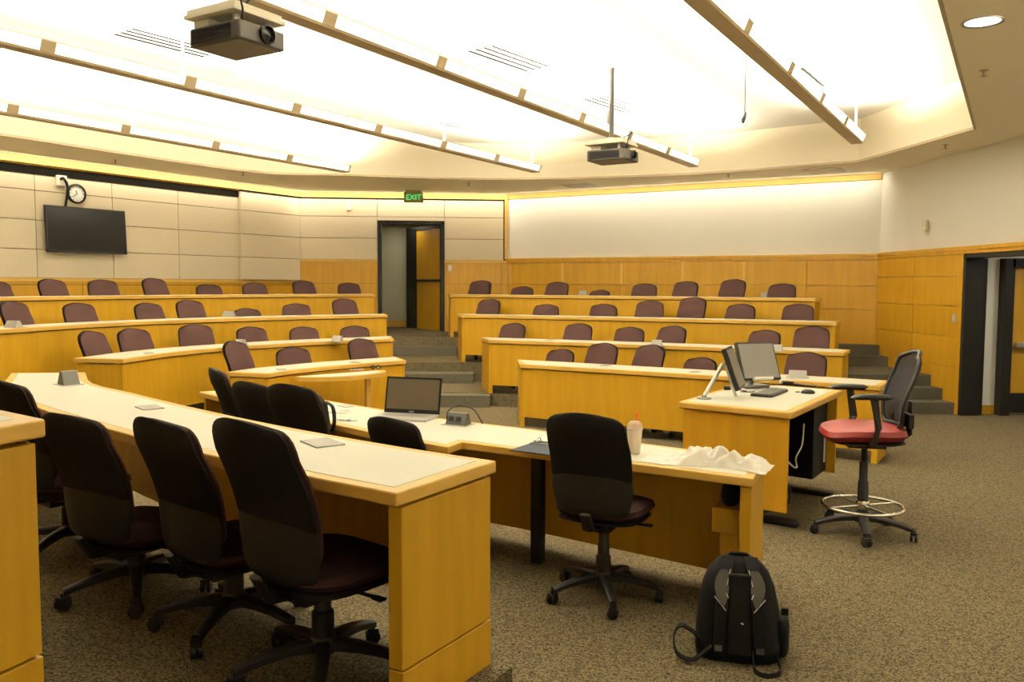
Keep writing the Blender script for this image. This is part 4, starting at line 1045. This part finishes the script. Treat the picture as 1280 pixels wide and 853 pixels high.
# exit sign under the soffit
a, t_, L, n = seg_frame(C1, C2); rzB = math.atan2(t_.y, t_.x)
pe = at(517, 238, SOF); pe = Vector((pe.x, min(pe.y, 16.2), SOF))
ex = thing('exit_sign', 'green lit EXIT sign hung from the soffit above the rear doorway', 'exit sign', (pe.x, pe.y - .0, SOF), rzB)
mb = MB(); mb.box((0, 0, -.02), (.30, .06, .04)); obj('canopy', mb, 'tan', ex)
mb = MB(); mb.box((0, 0, -.135), (.36, .03, .19)); obj('plate', mb, 'exit_plate', ex, bevel=.003)
tm = text_mesh('EXIT', .14, .003); tm.transform(Matrix.Translation((0, -.019, -.135)) @ Matrix.Rotation(PI/2, 4, 'X')); tm.materials.clear(); tm.materials.append(M['exit_green'])
lo = bpy.data.objects.new('lettering', tm); COL.objects.link(lo); lo.parent = ex

def fit(wa, wb, px, py, size, label, name, cat, m='cream', dark=False, off=.035):
    a, t_, L, n = seg_frame(wa, wb); u = u_on(wa, wb, px); p = a + t_*u + n*off; d = ray(px, py)
    t = thing(name, label, cat, (p.x, p.y, H + d.z*(p.y/d.y)), math.atan2(t_.y, t_.x))
    mb = MB(); mb.box((0, -size[1]/2, 0), size); obj('plate', mb, m, t, bevel=.004)
    mb = MB(); mb.box((0, -size[1] - .003, 0), (size[0]*.35, .008, size[2]*.35)); obj('button', mb, 'cream' if dark else 'paper', t, bevel=.002)
fit(C1, C2, 437, 259, (.09, .03, .12), 'small cream sensor box on the rear wall fabric', 'wall_sensor', 'sensor')
fit(C1, C2, 562.5, 335.5, (.075, .012, .13), 'cream light switch beside the rear doorway', 'light_switch', 'switch')
fit(C3, C4, 1159.5, 282, (.11, .03, .15), 'cream thermostat box high on the white side wall', 'thermostat', 'thermostat', dark=True)
fit(C3, C4, 1200.5, 398, (.08, .015, .12), 'pale light switch on the maple wainscot by the entrance', 'light_switch', 'switch', m='silver')

# ------------------------------------------------------------------ ceiling fittings
def slot_vent(px0, py0, px1, py1, label, wide=.40):
    p0, p1 = at(px0, py0, CEI), at(px1, py1, CEI); c = (p0 + p1)/2; dv = v2(p1 - p0)
    t = thing('slot_vent', label, 'ceiling vent', (c.x, c.y, CEI), math.atan2(dv.y, dv.x), 'slotted air vents in the raised ceiling')
    Lv = dv.length
    mb = MB(); mb.box((0, 0, -.003), (Lv, wide, .006)); obj('frame', mb, 'ceil', t)
    for k in range(4):
        mb = MB(); mb.box((0, (k - 1.5)*wide/4, -.006), (Lv*.97, wide/4*.42, .004)); obj('slot', mb, 'vent', t)
slot_vent(152, 38, 268, 68, 'slotted ceiling vent beside the hanging grey projector')
slot_vent(598, 59, 674, 86, 'slotted ceiling vent near the middle of the raised ceiling')
slot_vent(742, 121, 793, 138, 'slotted ceiling vent behind the pole of the far projector')
slot_vent(557, 152, 618, 164, 'slotted ceiling vent above the lamp before the exit sign')
slot_vent(984, 86, 1014, 110, 'slotted ceiling vent beside the front pendant lamp')
for px, py, lb in ((725, 232, 'square return grille in the soffit near the corner of the projection wall'), (1032, 213, 'square return grille in the soffit above the end of the projection wall')):
    p = at(px, py, SOF); t = thing('soffit_grille', lb, 'vent grille', (p.x, p.y, SOF), math.atan2(D.y, D.x), 'square grilles in the soffit')
    mb = MB(); mb.box((0, 0, -.004), (.62, .62, .008)); obj('frame', mb, 'ceil', t, bevel=.003)
    mb = MB(); mb.box((0, 0, -.008), (.54, .54, .004)); obj('louvre', mb, 'tan', t)
for px, py, lb in ((43, 50, 'round speaker cover in the ceiling above the television-side lamps'), (281, 90, 'round speaker cover in the ceiling behind the hanging projector'), (438, 146, 'faint round speaker cover in the ceiling before the exit sign')):
    p = at(px, py, CEI); t = thing('ceiling_speaker', lb, 'speaker', (p.x, p.y, CEI), 0, 'round speakers in the raised ceiling')
    mb = MB(); mb.lathe([(.001, -.006), (.12, -.006), (.135, -.004), (.137, 0)], seg=28, cap=False); obj('grille', mb, 'cream', t, smooth=40)
for px, py, lb in ((144, 200, 'sprinkler head in the soffit above the wall clock'), (304, 216, 'sprinkler head in the soffit above the wall pilaster'), (586, 229, 'sprinkler head in the soffit right of the exit sign'),
                   (910.5, 218, 'sprinkler head in the soffit above the projection wall'), (1230, 88, 'sprinkler head in the front soffit beyond the downlight'), (1182, 181, 'sprinkler head in the soffit above the thermostat')):
    p = at(px, py, SOF); t = thing('ceiling_sprinkler', lb, 'sprinkler', (p.x, p.y, SOF), 0, 'sprinkler heads')
    mb = MB(); mb.lathe([(.035, 0), (.035, -.004), (.012, -.008), (.009, -.045)], seg=14); obj('body', mb, 'tan', t, smooth=40)
    mb = MB(); mb.lathe([(.001, -.048), (.022, -.046), (.022, -.05), (.001, -.051)], seg=14); obj('deflector', mb, 'tan', t, smooth=40)
# hanging microphone
pt = at(933, 46, CEI)
hm = thing('hanging_microphone', 'small black microphone dangling on a thin cord beside the front lamp', 'microphone', (pt.x, pt.y, CEI))
zb = atY(932, 150, pt.y).z - CEI
mb = MB(); mb.tube([(0, 0, 0), (.0, 0, zb*.9), (.01, 0, zb + .02)], .004, 6); obj('cord', mb, 'black', hm)
mb = MB(); mb.tube([(.01, 0, zb + .07), (.0, 0, zb + .03), (-.012, 0, zb), (-.014, 0, zb - .03)], [.008, .014, .018, .010], 10); obj('capsule', mb, 'black', hm, smooth=50)

# projectors
def projector(px, py, Y, label, az, zpole, extras=False, s=1.0):
    c = Vector((px, py, Y))
    t = thing('ceiling_projector', label, 'projector', (c.x, c.y, c.z), -az, 'ceiling-hung projectors')     # local +Y is the lens side
    w, d, h = .37*s, .45*s, .115*s
    mb = MB(); mb.m(0).box((0, 0, 0), (w, d, h)); bd_ = obj('body', mb, 'projgrey', t, bevel=.012, seg=3)
    mb = MB(); mb.box((0, 0, -h/2 - .001), (w - .03, d - .03, .006)); obj('underside', mb, 'projbottom', bd_)
    mb = MB()
    for k in range(6): mb.box((w/2 + .001, -.02, -.032 + k*.013), (.006, d*.78, .008))
    obj('grille', mb, 'pcblack', bd_)
    Tm = Matrix.Translation((-.03*s, d/2, .008)) @ Matrix.Rotation(-PI/2, 4, 'X')
    mb = MB(); mb.lathe([(.052, -.01), (.052, .02), (.044, .024), (.042, .006)], seg=24, mtx=Tm, cap=False); ln = obj('lens_ring', mb, 'black', bd_, smooth=40)
    mb = MB(); mb.lathe([(.001, .012), (.03, .009), (.043, .004)], seg=24, mtx=Tm, cap=False); obj('lens_glass', mb, 'screen_dark', ln, smooth=60)
    mb = MB(); mb.box((0, -.02*s, h/2 + .066*s), (w*1.12, d*1.02, .022), rx=0); mb.box((0, -.02 + d*.47, h/2 + .083*s), (w*1.02, .012, .05)); mb.box((0, -.02 - d*.47, h/2 + .083*s), (w*1.02, .012, .05)); mb.box((w*.505, -.02, h/2 + .083*s), (.012, d*.95, .05)); mb.box((-w*.505, -.02, h/2 + .083*s), (.012, d*.95, .05)); obj('mount_tray', mb, 'cream', t, bevel=.003)
    mb = MB()
    for x_, y_ in ((-.12, .13), (.12, .13), (-.12, -.15), (.12, -.15)): mb.box((x_*s, y_*s, h/2 + .03*s), (.035, .02, .075*s))
    obj('mount_foot', mb, 'steel', t)
    mb = MB(); mb.box((.08*s, -.14, h/2 + .025), (.12, .12, .05)); obj('cable_box', mb, 'exit_plate' if False else 'cream', t, bevel=.004)
    mb = MB(); mb.tube([(0, -.02, h/2 + .09), (0, -.02, CEI - c.z)], .026, 12); pl = obj('pole', mb, 'projgrey', t, smooth=40)
    mb = MB(); mb.box((0, -.02, h/2 + .12), (.09, .08, .05)); obj('pole_collar', mb, 'silver', pl, bevel=.005)
    mb = MB(); mb.lathe([(.09, CEI - c.z - .006), (.09, CEI - c.z)], c=(0, -.02, 0), seg=24); obj('ceiling_flange', mb, 'cream', pl)
    if extras:
        hp = CEI - c.z - .02
        mb = MB(); mb.box((-.05, -.06, h/2 + .38), (.06, .05, .14)); mb.box((-.06, -.06, hp - .22), (.10, .05, .05)); obj('junction_box', mb, 'midgrey', pl, bevel=.005)
    mb = MB(); mb.tube(curve3([(0, .0, h/2 + .10), (.05, d/2, h/2 + .16), (.10, d/2 + .02, h/2 + .17), (.17, d/2 + .03, h/2 + .10), (w/2 - .01, d/2 + .02, h/2 + .04), (w/2 - .03, d/2 - .01, h/2 - .01)]), .006, 6); obj('cable', mb, 'black', t, smooth=60)
projector(-1.53, 4.76, 3.035, 'large grey projector hanging nearest, its underside showing', R(121), 0, s=.88)
q = atY(766, 196, 9.3)
projector(q.x, q.y, q.z, 'smaller-looking projector on a long pole over the middle of the room', R(121), 0, True)

# ------------------------------------------------------------------ world and view
w = bpy.data.worlds.new('world'); S.world = w; w.use_nodes = True
w.node_tree.nodes['Background'].inputs[0].default_value = (1, .85, .6, 1); w.node_tree.nodes['Background'].inputs[1].default_value = .0
vs = S.view_settings; vs.view_transform = 'Standard'; vs.look = 'None'; vs.exposure = 0; vs.gamma = 1
try: vs.use_curve_mapping = False
except Exception: pass
S.cycles.use_denoising = True
S.cycles.max_bounces = 8; S.cycles.diffuse_bounces = 5; S.cycles.sample_clamp_indirect = 8
